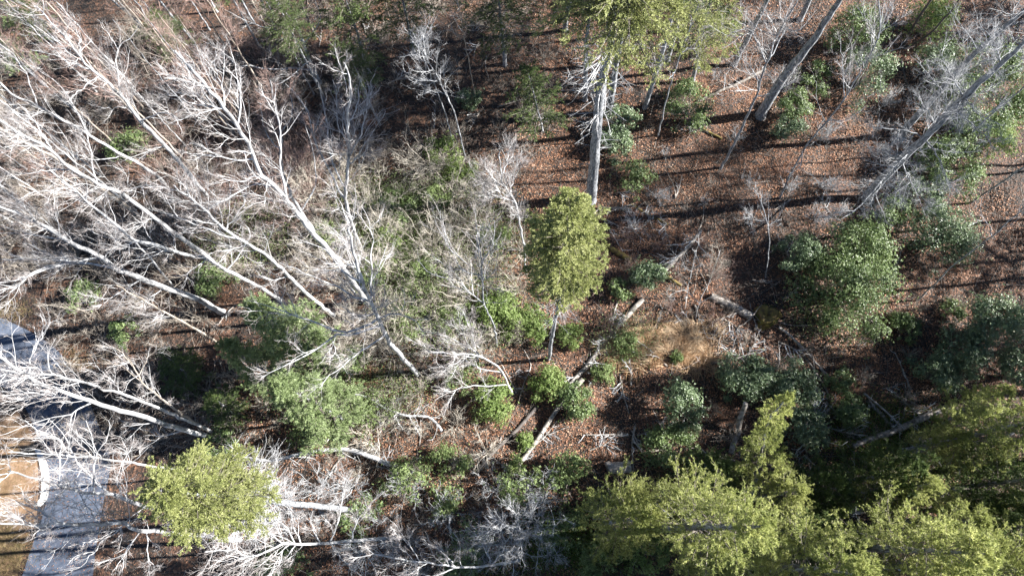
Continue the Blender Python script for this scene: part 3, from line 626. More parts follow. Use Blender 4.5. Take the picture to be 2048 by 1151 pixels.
for k, (px, py, s) in enumerate([(1255,1010,.55),(1400,950,.5),(1375,1115,.6),(1500,1000,.6),(1590,985,.6),(1700,985,.6),(1780,1040,.7),(1880,1050,.75),(1960,1010,.75),(1990,930,.65),(1600,1100,.7),(1840,1120,.75),(1700,1130,.75),(1930,1130,.8),(1450,1090,.65),(1320,1000,.45),(1560,1060,.6),(1800,900,.45)]):
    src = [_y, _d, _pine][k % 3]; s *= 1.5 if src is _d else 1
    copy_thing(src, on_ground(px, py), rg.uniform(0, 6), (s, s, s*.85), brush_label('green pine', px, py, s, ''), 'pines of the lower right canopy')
for k, (px, py, s) in enumerate([(1500,1350,1),(1800,1380,1.1),(2150,1200,1.1),(1200,1400,1),(900,1400,1),(600,1380,1),(300,1400,1)]):
    copy_thing([_y, _pine][k % 2], on_ground(px, py), rg.uniform(0, 6), (s, s, s), 'unseen pine added beyond the bottom edge for shade', 'pines beyond the bottom edge')  # out-of-frame pines, likewise added to block sky light
for k, (px, py, s) in enumerate([(2150,330,1.5),(2250,420,1.5),(2420,300,1.7),(2200,540,1.5)]):
    copy_thing(_bt, on_ground(px, py), rg.uniform(0, 6), (s, s, s), 'bare tree beyond the right edge of the wood', 'bare trees beyond the right edge')

# ------------------------------------------------------------------ evergreen bushes
def bush(label, px, py, rpx, h, mat=LAUREL, seed=1, n=5200, name='laurel_bush', cat='bush', ry=1.0, stem=True, leaf=.11, group=None, lumps=22):
    rng = np.random.default_rng(seed+500)
    c = at(px, py, h*.6); c[2] = float(gz(c[0], c[1])); r = 1.12*rpx/F*(CAMH-h*.6)/-ray(px, py)[2]
    t = thing(name, label, cat, c, group)
    a = rng.uniform(0, 6.283, lumps); q = np.sqrt(rng.uniform(0, 1, lumps))*rng.choice([.8, .9, 1.1], lumps)
    cx = np.cos(a)*q*r; cy = np.sin(a)*q*r*ry; cz = h*(.25+.6*np.sqrt(np.clip(1-q**2, 0, 1))*rng.uniform(.55, 1.1, lumps))
    cr = r*rng.uniform(.14, .40, lumps)*np.where(q > .7, .8, 1); cen = np.stack([cx, cy, cz], -1)
    # stems lead to each clump
    Q = np.empty((lumps, 6, 3)); s0 = rng.normal(0, .10, (lumps, 3)); s0[:, 2] = -.1
    for k in range(6):
        f = k/5; Q[:, k] = s0*(1-f)+cen*f+np.array([0, 0, 1])*(math.sin(f*3.14)*.12*h)+rng.normal(0, .03, (lumps, 3))*(0 < k < 5)
    QR = np.full((lumps, 1), .012+.006*h)*np.linspace(1, .35, 6)[None]
    mb = MB(); mb.tubes(Q, QR, 4); B, BR = grow(Q, QR, 4, .5*r, .8, .1, .010, 4, rng, .35); mb.tubes(B, BR, 3)
    mb.obj('stem', BRUSH, t)
    # whorls of leaves on the clumps
    wn = n//7; ci = rng.choice(lumps, wn, p=cr**2/np.sum(cr**2)); dv = unit(rng.normal(size=(wn, 3))+np.array([0, 0, .45]))
    rad = cr[ci]*rng.uniform(.4, 1.35, wn)*np.where(rng.uniform(0, 1, wn) < .16, rng.uniform(1.2, 2.1, wn), 1); wc = cen[ci]+dv*rad[:, None]*np.array([1, 1, .75])
    wc[:, 2] = np.maximum(wc[:, 2], .08)
    idx = np.repeat(np.arange(wn), 7); M = len(idx)
    ax = unit(dv[idx]+rng.normal(0, .25, (M, 3))+np.array([0, 0, .3])); sd = rng.normal(size=(M, 3)); sd -= (sd*ax).sum(1)[:, None]*ax; sd = unit(sd)
    mb = MB(); mb.leaves(wc[idx], unit(sd+ax*rng.uniform(-.1, .7, (M, 1))), ax, rng.uniform(.7, 1.25, M)*leaf, rng.uniform(.36, .5, M)*leaf)
    mb.obj('leaf_crown', mat, t)
    return t

B_ = [
 ('bright lime green bush right of the small forked tree at the centre', 1005, 622, 46, 2.4, LIME, 7000),
 ('pale lime bush under the white dead boughs of the centre hemlock', 1065, 640, 34, 1.6, LIME, 3500),
 ('light green bush at the foot of the centre hemlock, on its right', 1140, 668, 24, 1.2, LIME, 1500),
 ('bright green shrub beneath the two thin shaded trees in the upper middle', 885, 298, 32, 1.6, LIME, 3200),
 ('second bright green shrub below the first one in the upper middle', 920, 335, 33, 1.5, LIME, 3400),
 ('pale green bush in the centre thicket above the round yellow green one', 790, 410, 40, 1.8, LAUREL, 3600),
 ('round yellow green bush in the middle of the centre thicket', 780, 482, 32, 1.8, LIME, 3400),
 ('yellow green bush straddling the lower fallen log, left half', 1098, 768, 32, 1.5, LIME, 3600),
 ('green bush straddling the lower fallen log, right half', 1148, 802, 34, 1.7, LAUREL, 3600),
 ('bright green bush under the arching white tree', 985, 805, 40, 1.6, LIME, 4600),
 ('round blue green holly beside the end of the thin white log', 1492, 752, 50, 3.0, HOLLY, 7500),
 ('darker green holly touching the right side of the round blue green one', 1585, 768, 48, 2.4, HOLLY, 6000),
 ('dense blue green holly left of the pale broken trunk, upper one', 1366, 812, 42, 3.0, HOLLY, 5200),
 ('pale green bush below the dense holly at the edge of the pines', 1345, 890, 44, 2.2, LAUREL, 5000),
 ('big spreading evergreen clump at the right centre, its sunlit lower half', 1708, 575, 80, 4.6, LAUREL, 13000),
 ('big spreading evergreen clump at the right centre, its upper crown', 1722, 492, 62, 4.2, LAUREL, 8000),
 ('blue green bush at the left tip of the right centre clump', 1598, 505, 44, 3.0, HOLLY, 5200),
 ('low dark bush under the left side of the right centre clump', 1640, 560, 42, 2.0, LAUREL, 3800),
 ('full green holly right of the big clump, under the dead tree twigs', 1888, 462, 62, 4.0, HOLLY, 8500),
 ('small green holly between the dead tree foot and the right edge', 1800, 425, 40, 2.4, LAUREL, 3600),
 ('dark green laurel above the litter at the upper right', 1720, 60, 56, 4.0, LAUREL, 6500),
 ('grey green laurel beside the crooked slim tree top', 1738, 142, 52, 3.0, HOLLY, 6000),
 ('upright green laurel left of the crooked slim tree', 1585, 205, 34, 2.4, LAUREL, 3600),
 ('blue green laurel just below the upright one beside the litter', 1578, 255, 32, 2.0, HOLLY, 3200),
 ('low olive laurel in shade right of the upright one', 1640, 155, 34, 1.6, LAUREL, 2600),
 ('yellow green laurel behind the dark forked tree', 1862, 38, 48, 3.0, LIME, 4600),
 ('large pale laurel behind the dead tree at the right edge, uppermost', 1985, 130, 62, 4.0, LAUREL, 7500),
 ('large pale laurel behind the middle of the dead tree', 1955, 215, 68, 4.0, LAUREL, 9000),
 ('sunlit yellow green laurel at the right edge below the dead tree', 1985, 275, 48, 3.4, LIME, 5500),
 ('pale laurel below the dead tree trunk near the right edge', 1905, 325, 62, 3.4, LAUREL, 8500),
 ('pale laurel at the far right edge level with the dead tree middle', 2035, 215, 48, 3.4, LAUREL, 4500),
 ('grey green laurel seen through the dead twigs left of the trunk', 1880, 130, 48, 2.6, HOLLY, 4500),
 ('dark holly in shade beneath the dead tree foot', 1850, 385, 44, 2.4, HOLLY, 3800),
 ('large blue green holly at the right edge in half shade, upper one', 1998, 650, 60, 4.2, HOLLY, 8500),
 ('dark holly in shade left of the large blue green one at the right edge', 1925, 700, 48, 3.0, HOLLY, 5000),
 ('small green bush at the edge of shade above the shaded litter', 1812, 652, 28, 1.4, LAUREL, 2200),
 ('round green bush in the shade above the young lit pine', 1880, 745, 42, 2.6, HOLLY, 5200),
 ('blue green holly at the right edge beside the young lit pine', 2040, 745, 40, 3.0, HOLLY, 3800),
 ('pale low bush in the fallen branch tangle', 1700, 815, 34, 1.6, LAUREL, 2800),
 ('pale blue green holly left of the thick fallen log', 1610, 862, 44, 2.2, HOLLY, 4800),
 ('holly bush at the upper end of the fallen birch log', 1298, 548, 34, 2.4, HOLLY, 4200),
 ('small pale bush beside the root tangle of the fallen log', 1242, 578, 20, 1.2, LAUREL, 1400),
 ('dark green bush in the shade right of the tall bare grey trunk, upper', 1240, 235, 34, 2.4, HOLLY, 3600),
 ('green bush in the shade right of the tall bare grey trunk, lower', 1235, 285, 32, 2.2, HOLLY, 3600),
 ('dark laurel left of the mossy log among leaves', 1385, 208, 44, 2.6, LAUREL, 4600),
 ('thin green bush at the foot of the tall bare grey trunk', 1262, 352, 38, 1.5, LAUREL, 2200),
 ('small dark bush in shade between the thin saplings', 938, 200, 24, 1.8, HOLLY, 1800),
 ('glossy green bush below the leaf litter clearing', 1042, 968, 46, 1.8, PALEGREEN, 2200),
 ('pale green bush right of the lower fallen log end', 1142, 952, 44, 2.0, PALEGREEN, 2530),
 ('dark green bush below the long pale fallen tree', 818, 958, 46, 1.8, PALEGREEN, 2310),
 ('light green bush at the end of the long pale fallen tree', 900, 920, 40, 1.5, PALEGREEN, 1870),
 ('green bush right of the arched fallen trunk', 740, 830, 46, 1.2, PALEGREEN, 1650),
 ('speckled green bush at the bottom of the leaf bank', 1128, 1055, 46, 1.4, PALEGREEN, 2310),
 ('bright green tuft beside the lower fallen log end', 1050, 880, 18, .8, LIME, 900),
 ('small leafy sprig left of the lower fallen log', 1030, 930, 16, .8, LIME, 700),
 ('green bush in the thicket left of the heavy pale tree base', 690, 720, 34, 1.6, LAUREL, 2400),
 ('dark green clump left of the soft green pines, upper', 420, 560, 36, 2.4, LAUREL, 3400),
 ('dark green clump beside the road in shade', 245, 665, 26, 2, LAUREL, 1800),
 ('dark green laurel in the hollow below the tan trunk', 160, 590, 30, 2, LAUREL, 2200),
 ('dark laurel at the top left under the snag limb', 300, 55, 34, 2.6, LAUREL, 2600),
 ('olive laurel in brush below the straight white trunk', 255, 290, 40, 2.0, LAUREL, 2600),
 ('green laurel between the road and the bare tree at the lower left', 440, 900, 40, 2.4, LAUREL, 3400),
 ('loose pale green bush between the round yellow green bush and the forked pale tree', 735, 545, 34, 1.8, PALEGREEN, 1700),
 ('loose pale green bush just below the bright upper shrubs', 870, 385, 36, 1.8, PALEGREEN, 1700),
 ('loose pale green bush left of the lime green bush', 915, 640, 36, 2.0, PALEGREEN, 1900),
 ('loose pale green bush in the middle of the tangled thicket', 860, 545, 40, 2.0, PALEGREEN, 2000),
 ('loose green bush beside the brushy pale sapling', 985, 470, 34, 1.8, PALEGREEN, 1500),
 ('loose green bush below the heavy pale tree limbs', 820, 650, 34, 1.5, PALEGREEN, 1500),
 ('green bush under the fan of the arching white tree', 930, 745, 36, 1.6, PALEGREEN, 1900),
 ('green bush in the gap under the forked pale tree', 650, 470, 34, 2.0, PALEGREEN, 1600),
 ('sprawling green bush between the soft green pines and the long pale fallen tree', 620, 865, 44, 1.8, PALEGREEN, 2600),
 ('small green bush at the left rim of the straw grass', 1250, 685, 24, 1.0, PALEGREEN, 1300),
 ('small green sprig in the middle of the straw grass', 1352, 712, 12, .8, PALEGREEN, 500),
 ('low green bush below the straw grass', 1205, 745, 26, .9, PALEGREEN, 1300),
 ('small green bush at the foot of the thin white log', 1680, 760, 26, 1.2, LAUREL, 1300),
 ('low green bush under the big right evergreen clump', 1655, 640, 26, 1.2, LAUREL, 1400),
 ('low green bush under the moss patch pole tree', 1905, 620, 24, 1.0, LAUREL, 1000),
 ('olive laurel at the top edge between hemlocks and wide dark trunk', 1435, 60, 40, 2.6, LIME, 2200),
 ('lit green bush at the bottom edge below the leaf bank', 1190, 1120, 46, 1.6, PALEGREEN, 2600),
 ('yellow green bush at the bottom edge left of the pines', 1290, 1100, 44, 1.8, LIME, 2400),
 ('spreading green bush between the glossy bush and the pines', 1210, 1010, 40, 1.5, PALEGREEN, 2400),
 ('dim green bush under the blue grey crown', 720, 1030, 40, 1.5, LAUREL, 1600),
 ('small green bush below the dark bush of the pale fallen tree', 880, 1000, 36, 1.3, PALEGREEN, 1600),
 ('dim green bush at the bottom edge right of the road', 560, 1130, 50, 2.2, LAUREL, 3000),
 ('dim green bush at the bottom edge under the feathery limb', 930, 1100, 50, 1.8, LAUREL, 3200),
]
for k, (lab, px, py, r, h, m, n) in enumerate(B_):
    nm = 'holly_bush' if m is HOLLY else ('leafy_bush' if m is LIME else 'laurel_bush')
    bush(lab, px, py, r, h, m, k, int(n*2.9), name=nm, cat='holly' if m is HOLLY else 'bush', ry=.8+.4*((k*37) % 10)/10, lumps=16+(n//450), leaf=.12)

# ------------------------------------------------------------------ leafless brush: prototypes, then copies
def brush_proto(seed, H, spread, mat, n=9, label='', group='', loc=(0, 0, 0)):
    rng = np.random.default_rng(seed+900)
    t = thing('bare_shrub', label, 'shrub', loc, group)
    az = rng.uniform(0, 6.283, n); ln = H*rng.uniform(.6, 1.1, n); Q = np.empty((n, 9, 3)); Q[:, 0] = rng.normal(0, .12, (n, 3))*np.array([1, 1, 0])-np.array([0, 0, .1])
    el = rng.uniform(.7, 1.35, n); d = np.stack([np.cos(az)*np.cos(el)*spread, np.sin(az)*np.cos(el)*spread, np.sin(el)], -1); d = unit(d)
    for k in range(1, 9):
        d = unit(d+rng.normal(0, .13, (n, 3))+np.array([0, 0, .01])); Q[:, k] = Q[:, k-1]+d*(ln/8)[:, None]
    QR = (.010+.005*ln)[:, None]*np.linspace(1, .35, 9)[None]
    A, AR = grow(Q, QR, 7, .36*ln, .7, .03, .011, 6, rng, .2, .2, .4)
    B, BR = grow(A, AR, 5, .55, .8, .03, .009, 4, rng, .15, .25, .4, .5, out=1)
    D, DR = grow(B, BR, 2, .65, .7, .03, .006, 3, rng, .15, .25, .4, .6, out=1)
    mb = MB(); mb.tubes(Q, QR, 4); mb.obj('stem', mat, t)
    mb = MB(); mb.tubes(A, AR, 3); mb.tubes(B, BR, 3); mb.tubes(D, DR, 3); mb.obj('crown', mat, t)
    return t
ZONES = [
 ('leafless tan brush among the white trunks of the upper left', 'bare brush of the upper left', (0, 130, 620, 560), 85, BRUSH, 3.6, 1),
 ('leafless reddish brush below the two crossing upper limbs', 'reddish brush of the left', (330, 110, 640, 480), 45, REDTWIG, 4.0, 2),
 ('leafless brush on the bank between the road and the pines', 'bare brush by the road', (120, 590, 420, 900), 44, BRUSH, 2.8, 3),
 ('pale leafless shrub in the tangled centre thicket', 'bare shrubs of the centre thicket', (620, 330, 1050, 720), 115, PALEBRUSH, 3.0, 4),
 ('pale leafless shrub around the long pale fallen tree', 'bare shrubs around the pale fallen tree', (430, 740, 980, 950), 50, PALEBRUSH, 2.0, 5),
 ('grey leafless shrub in the shade at the bottom middle', 'bare shrubs at the bottom middle', (480, 960, 1120, 1140), 46, GREYTWIG, 2.4, 6),
 ('brown leafless shrub around the fallen birch log', 'bare shrubs around the birch log', (1180, 470, 1440, 660), 22, REDTWIG, 1.6, 7),
 ('thin grey leafless shrub on the leaf litter at the upper right', 'bare shrubs on the upper right litter', (1200, 120, 1900, 460), 46, GREYTWIG, 1.6, 8),
 ('leafless shrub in the dark shade of the top middle', 'bare shrubs in the top middle shade', (640, 20, 1100, 330), 44, BRUSH, 2.2, 9),
 ('low leafless shrub among the fallen branches at the right', 'bare shrubs among the fallen branches', (1400, 600, 2040, 900), 40, BRUSH, 1.3, 10),
]
SB = MB(); NS = 0
for lab, grp, (x0, y0, x1, y1), n, mat, H, sd_ in ZONES:
    rg = np.random.default_rng(sd_)
    kind = {1: 'leafless tan shrub', 2: 'leafless reddish shrub', 3: 'leafless tan shrub', 4: 'pale leafless shrub', 5: 'pale leafless shrub', 6: 'grey leafless shrub', 7: 'brown leafless shrub', 8: 'thin grey leafless shrub', 9: 'leafless tan shrub', 10: 'leafless tan shrub'}[sd_]
    protos = [brush_proto(sd_*10+j, H*(.85+.25*j), 1.0+.2*j, mat, 12+3*j, lab, grp) for j in range(3)]
    m = int(n*.54); spots = []
    for k in range(m):                       # spread evenly: the best of several tries
        c = np.stack([rg.uniform(x0, x1, 8), rg.uniform(y0, y1, 8)], -1)
        if spots: c = c[np.argmax([min(np.hypot(*(q-np.array(p))) for p in spots) for q in c])]
        else: c = c[0]
        spots.append(tuple(c)); s = rg.uniform(.7, 1.15); px, py = c; p = on_ground(px, py)
        l = brush_label(kind, px, py, s, grp)
        if k < 3:
            o = protos[k]; o.location = [float(v) for v in p]; o.scale = (s, s, s); o['label'] = l
        else:
            o = copy_thing(protos[k % 3], p, rg.uniform(0, 6.28), (s, s, s*rg.uniform(.85, 1.15)), l, grp)
    m = int(n*.38)                           # the smaller ones between them, one tangle
    for k in range(m):
        p = on_ground(rg.uniform(x0, x1), rg.uniform(y0, y1)); q = 7
        az = rg.uniform(0, 6.283, q); ln = H*.62*rg.uniform(.6, 1.1, q); el = rg.uniform(.6, 1.3, q); d = np.stack([np.cos(az)*np.cos(el), np.sin(az)*np.cos(el), np.sin(el)], -1)
        Q = np.empty((q, 6, 3)); Q[:, 0] = p
        for i in range(1, 6):
            d = unit(d+rg.normal(0, .16, (q, 3))); Q[:, i] = Q[:, i-1]+d*(ln/5)[:, None]
        QR = (.008+.004*ln)[:, None]*np.linspace(1, .35, 6)[None]; A, AR = grow(Q, QR, 7, .5, .8, .03, .008, 4, rg, .2, .22, .4, .5, out=1); B, BR = grow(A, AR, 3, .6, .8, .03, .006, 3, rg, .2, .22, .4, .5, out=1)
        SB.tubes(Q, QR, 3); SB.tubes(A, AR, 3); SB.tubes(B, BR, 3)
tag(SB.obj('underbrush', BRUSH), 'tangle of small leafless twigs between the shrubs', 'underbrush', kind='stuff')

# mid-height bare trees filling the upper left wood
grp = 'slim bare trees filling the upper left wood'; lab = 'slim leafless tree deep in the upper left wood'
ps = []
for j, (px, py) in enumerate([(480,250),(180,250),(420,60)]):
    t, _, _ = bare_tree(lab, [(px, py), (px-(1066-px)*.07, py-(1050-py)*.07), (px-(1066-px)*.17, py-(1050-py)*.17), (px-(1066-px)*.28, py-(1050-py)*.28)], [], r0=.11, seed=200+j, dens=1.0, group=grp, bark_m=[TAN, PALE, GREY][j], twig_m=[REDTWIG, PALETWIG, BRUSH][j])
    ps.append(t)
rg = np.random.default_rng(77)
for k in range(52):
    px, py = rg.uniform(-60, 640), rg.uniform(-60, 460)
    if px > 450 and py > 330: continue
    s = rg.uniform(.8, 1.35); copy_thing(ps[k % 3], on_ground(px, py), rg.uniform(0, 6.28), (s, s, s), brush_label('slim leafless tree', px, py, s*.85, ''), grp)

# ------------------------------------------------------------------ fallen logs
def log(label, pts, r0, r1, seed=1, mat=LOGW, z0=None, z1=None, branches=0, bl=1.2, name='fallen_log', cat='log', wob=.03, tm=GREYTWIG, hollow=False):
    rng = np.random.default_rng(seed+1300); P = []
    n = len(pts); zs = np.linspace(r0*.5 if z0 is None else z0, r1*.5 if z1 is None else z1, n)
    for (px, py), z in zip(pts, zs):
        p = at(px, py, z); p = at(px, py, z+float(gz(p[0], p[1]))); P.append(p)
    P = np.array(P); L = np.linalg.norm(P[-1]-P[0]); K = max(10, int(L*3))
    T, R = resample(P, np.linspace(r0, r1, n), K, wob*.5, rng); R = R*(1+rng.normal(0, .05, K))
    base = T[0].copy(); t = thing(name, label, cat, base); T = T-base
    mb = MB(); mb.tubes(T[None], R[None], 12)
    # broken ends: rings that close inwards, splintered unevenly
    for e, s in ((0, -1), (-1, 1)):
        tn = unit(T[1]-T[0])*-1 if e == 0 else unit(T[-1]-T[-2])
        dep = -.25*R[e] if not hollow else -.9*R[e]
        Pq = np.array([T[e], T[e]+tn*.03, T[e]+tn*.01, T[e]+tn*dep]); Rq = np.array([R[e]*.995, R[e]*.93, R[e]*.70, .004])
        mb.tubes(Pq[None], Rq[None], 12)
    mb.obj('trunk', mat, t, True)
    if branches:
        A, AR = grow(T[None], R[None], branches, bl, 1.0, .03, .028, 6, rng, .2, .16, .2)
        B, BR = grow(A, AR, 4, .5, .7, 0, .014, 4, rng, .2, .2, out=1)
        D, DR = grow(B, BR, 3, .5, .7, 0, .008, 3, rng, .2, .2, out=1)
        mb = MB(); mb.tubes(A, AR, 4); mb.tubes(B, BR, 3); mb.tubes(D, DR, 3); mb.obj('branch', tm, t)
    return t

log('long straight grey log, the lower one crossing the leaf litter clearing', [(1165,758),(1118,813),(1080,870),(1038,928)], .17, .15, 1, PALELOG, z0=.35, z1=.3)
log('thick dark log laid along the cast shadow of the long straight one', [(1075,812),(1030,862),(985,905),(950,950)], .15, .13, 2, DARK)  # its dark shape stands in for the straight log's cast shadow
log('long grey log running from the root tangle down to the yellow green bush', [(1285,598),(1243,644),(1200,698),(1174,731),(1140,768)], .21, .17, 3, PALELOG, branches=26, bl=1.6)
log('fallen birch log with pale patches at the upper end of the log line', [(1402,461),(1375,495),(1350,520),(1323,547)], .12, .17, 4, PALELOG, z0=1.0, z1=.3, branches=26, bl=2.2)
log('mossy yellow log piece between the birch log and the evergreen bush', [(1322,545),(1345,560),(1362,570)], .16, .1, 5, MOSSLOG)
log('short thick grey log with a split upper side right of the straw grass', [(1422,592),(1460,610),(1504,634)], .26, .32, 6, PALELOG)
log('thin white log slanting down right from the mossy stump', [(1558,654),(1585,676),(1612,702),(1640,735),(1666,762)], .11, .07, 7, PALELOG, z0=.25, z1=.2)
log('narrow dark log below the thin white one', [(1600,700),(1625,735),(1650,775),(1662,800)], .09, .06, 8, LOGW)
log('thick long log with bark strips at the lower right, one end under the pines', [(1705,892),(1745,876),(1800,857),(1850,833),(1902,812)], .20, .25, 9, LOGW, branches=8, bl=.8)
log('thin pale log leaning onto the thick long one', [(1728,786),(1760,812),(1796,846)], .08, .06, 10, PALELOG, z0=.3, z1=.45)
log('dark log under the thin pale leaning one', [(1735,800),(1762,828),(1790,860)], .15, .12, 11, LOGW)
log('pale broken trunk standing upright out of the pine plume', [(1475,868),(1480,840),(1491,806)], .2, .17, 12, PALELOG, z0=.2, z1=2.6, name='broken_trunk', cat='tree trunk')
log('grey log running back from the pale broken trunk', [(1462,905),(1468,885),(1475,866)], .2, .2, 13, PALELOG)
log('sawn hollow log end with a pale side and dark opening at the bottom middle', [(1214,935),(1235,934),(1262,932)], .42, .40, 14, PALELOG, hollow=True)
log('blue grey log with spiky dead branches under the corner pines', [(1620,1034),(1665,1026),(1725,1018)], .3, .24, 15, PALELOG, branches=14, bl=1.3, z0=1.5, z1=1.5)
log('leaning fallen trunk crossing in front of the wide dark trunk', [(1400,200),(1440,182),(1480,165),(1530,138)], .10, .13, 16, LOGW, z0=.2, z1=1.2, branches=10)
log('mossy log on the sunlit leaves right of the dark laurel', [(1365,240),(1400,255),(1443,278)], .13, .09, 17, MOSSLOG)
log('thin mossy log in shade below the tall bare grey trunk', [(1262,408),(1295,428),(1335,448)], .1, .1, 18, MOSSLOG, branches=8)
log('dark log on the ground at the foot of the tall bare grey trunk', [(1195,417),(1230,416),(1262,418)], .12, .08, 19, LOGW, branches=6)
log('dark slender log pointing down from the dark forked tree', [(1802,118),(1810,155),(1824,196)], .08, .05, 20, DARK)
log('mossy log in the gap right of the centre hemlock', [(1212,488),(1235,505),(1262,520)], .2, .22, 21, MOSSLOG)
log('long pale fallen tree lying across the brush at the lower left centre', [(468,913),(500,915),(545,920),(604,906),(650,899),(702,899),(744,914),(803,934),(830,942)], .07, .19, 22, PALE, z0=1.2, z1=.3, branches=34, bl=2.0, tm=PALETWIG, wob=.02, name='fallen_tree', cat='fallen tree')
log('pale arched fallen trunk with a curled end above the long pale fallen tree', [(705,786),(737,795),(772,816),(813,830),(861,835),(883,861)], .06, .11, 23, PALE, z0=1.0, z1=.4, branches=22, bl=1.8, tm=PALETWIG, name='fallen_tree', cat='fallen tree')
log('dim fallen pole in the top right shade with upright twigs', [(995,215),(1020,206),(1052,198)], .07, .06, 24, LOGW, branches=8)
log('dead white branch lying under the centre bushes', [(1048,700),(1062,730),(1050,760),(1040,790)], .05, .03, 25, PALELOG, branches=10, name='dead_branch', cat='branch')
log('pale branch stub below the centre thicket, leaning left', [(1000,722),(1020,760),(1032,785)], .05, .06, 26, PALELOG, branches=5, name='dead_branch', cat='branch')
log('pale stick cluster stem left of the thick long log', [(1690,882),(1710,850),(1722,830)], .04, .03, 27, PALELOG, branches=18, bl=1.3, name='dead_branch', cat='branch')
log('forked dead branch lying on the litter near the short thick log', [(1500,735),(1465,700),(1440,670)], .06, .03, 28, LOGW, branches=12, bl=1.4, name='dead_branch', cat='branch')
log('dead branch fan in shade right of the leaf litter clearing', [(1180,900),(1215,885),(1240,860)], .05, .03, 29, LOGW, branches=18, bl=1.3, name='dead_branch', cat='branch')

# fallen sticks that can be told apart: three kinds, copied
rg = np.random.default_rng(41); sp = []
for j in range(4):
    sp.append(log('stick', [(1640+j*20, 840), (1655+j*22, 822+j*3), (1672+j*24, 800+j*4)], .045, .018, 60+j, [PALELOG, LOGW, PALELOG, LOGW][j], z0=.12, z1=.5, branches=[6, 9, 4, 0][j], bl=.8, name='fallen_branch', cat='branch'))
    sp[-1]['label'] = brush_label(['pale bare fallen branch', 'brown twiggy fallen branch', 'bleached fallen branch', 'dark straight stick'][j], 1655+j*22, 822+j*3, .9, ''); sp[-1]['group'] = 'fallen branches'
k = 0
for (x0, y0, x1, y1, n) in [(1560,770,1840,905,30),(1170,560,1430,780,22),(1190,370,1420,470,14),(930,860,1080,960,12),(1420,620,1560,760,16),(1240,800,1400,900,8),(640,820,860,960,16),(1450,250,1900,640,20),(60,300,600,700,18),(600,20,1000,300,12)]:
    for _ in range(n):
        px, py, s = rg.uniform(x0, x1), rg.uniform(y0, y1), rg.uniform(.6, 1.7); j = k % 4; k += 1
        o = copy_thing(sp[j], on_ground(px, py)+np.array([0, 0, .08]), rg.uniform(0, 6.28), (s, s, s*.7), brush_label(['pale bare fallen branch', 'brown twiggy fallen branch', 'bleached fallen branch', 'dark straight stick'][j], px, py, .7 if s < 1 else 1.2, ''), 'fallen branches')
# mossy stump
def stump(label, px, py, r, h, mat, seed):
    rng = np.random.default_rng(seed); p = on_ground(px, py); t = thing('tree_stump', label, 'stump', p)
    th = np.linspace(0, 2*math.pi, 21)[:-1]; lob = 1+.18*np.sin(th*3+1)+.10*np.sin(th*5)+rng.normal(0, .03, 20)
    prof = [(-.1, 1.45), (.05, 1.3), (.25*h, 1.08), (.6*h, .97), (h, .92), (h*1.02, .8), (h*.9, .45), (h*.8, .02)]
    V = np.array([[[r*rr*(1+(lob[i]-1)*(1.5 if z < .3*h else .6))*math.cos(th[i]), r*rr*(1+(lob[i]-1)*(1.5 if z < .3*h else .6))*math.sin(th[i]), z+(.08*math.sin(th[i]*4) if z > .5*h else 0)] for i in range(20)] for z, rr in prof])
    I, J = np.meshgrid(np.arange(len(prof)-1), np.arange(20), indexing='ij'); q = I*20; 
    mb = MB(); mb.quads(V, np.stack([q+J, q+(J+1) % 20, q+20+(J+1) % 20, q+20+J], -1)); mb.obj('stump_body', mat, t, True)
    n = 700; a = rng.uniform(0, 6.28, n); zz = rng.uniform(0, h, n); rr = r*rng.uniform(.95, 1.15, n)
    pos = np.stack([np.cos(a)*rr, np.sin(a)*rr, zz], -1)
    mb = MB(); mb.leaves(pos, unit(rng.normal(size=(n, 3))+np.array([0, 0, .3])), unit(rng.normal(size=(n, 3))+np.array([0, 0, 1])), rng.uniform(.04, .09, n), .04); mb.obj('moss', MOSS, t)
stump('dark mossy stump between the short thick log and the thin white log', 1530, 634, .75, .8, MOSSLOG, 3)

# ------------------------------------------------------------------ ground cover
def scatter(n, x0, x1, y0, y1, rng):
    x = rng.uniform(x0, x1, n); y = rng.uniform(y0, y1, n); return x, y
rng = np.random.default_rng(1)
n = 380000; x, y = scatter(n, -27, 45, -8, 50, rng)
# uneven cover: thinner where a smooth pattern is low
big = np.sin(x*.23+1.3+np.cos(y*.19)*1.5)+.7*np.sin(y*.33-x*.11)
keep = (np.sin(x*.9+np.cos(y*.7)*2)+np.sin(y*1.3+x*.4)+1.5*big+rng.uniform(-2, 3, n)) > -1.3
left = np.clip((-4-x+(y-8)*.25)/6, 0, 1)*np.clip((y-9)/5, 0, 1); keep &= rng.uniform(0, 1, n) > .95*left  # fewer leaves at upper left: the darker bare ground stands in for shade
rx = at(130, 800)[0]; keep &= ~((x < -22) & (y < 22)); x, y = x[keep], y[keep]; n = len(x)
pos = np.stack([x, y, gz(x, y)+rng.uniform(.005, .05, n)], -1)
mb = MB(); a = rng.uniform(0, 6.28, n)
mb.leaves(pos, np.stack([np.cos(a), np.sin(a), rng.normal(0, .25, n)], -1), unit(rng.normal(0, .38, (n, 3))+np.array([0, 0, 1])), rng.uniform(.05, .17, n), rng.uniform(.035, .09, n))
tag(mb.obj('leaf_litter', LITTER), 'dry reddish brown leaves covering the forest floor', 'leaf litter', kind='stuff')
n = 7000; x, y = rng.uniform(-36, -21, n), rng.uniform(-8, 18, n); a = rng.uniform(0, 6.28, n)
mb = MB(); mb.leaves(np.stack([x, y, rng.uniform(.045, .07, n)], -1), np.stack([np.cos(a), np.sin(a), rng.normal(0, .2, n)], -1), unit(rng.normal(0, .3, (n, 3))+np.array([0, 0, 1])), rng.uniform(.05, .11, n), .04)
tag(mb.obj('blown_leaves', LITTER), 'scattered dry leaves blown over the road and lawn', 'leaves', kind='stuff')
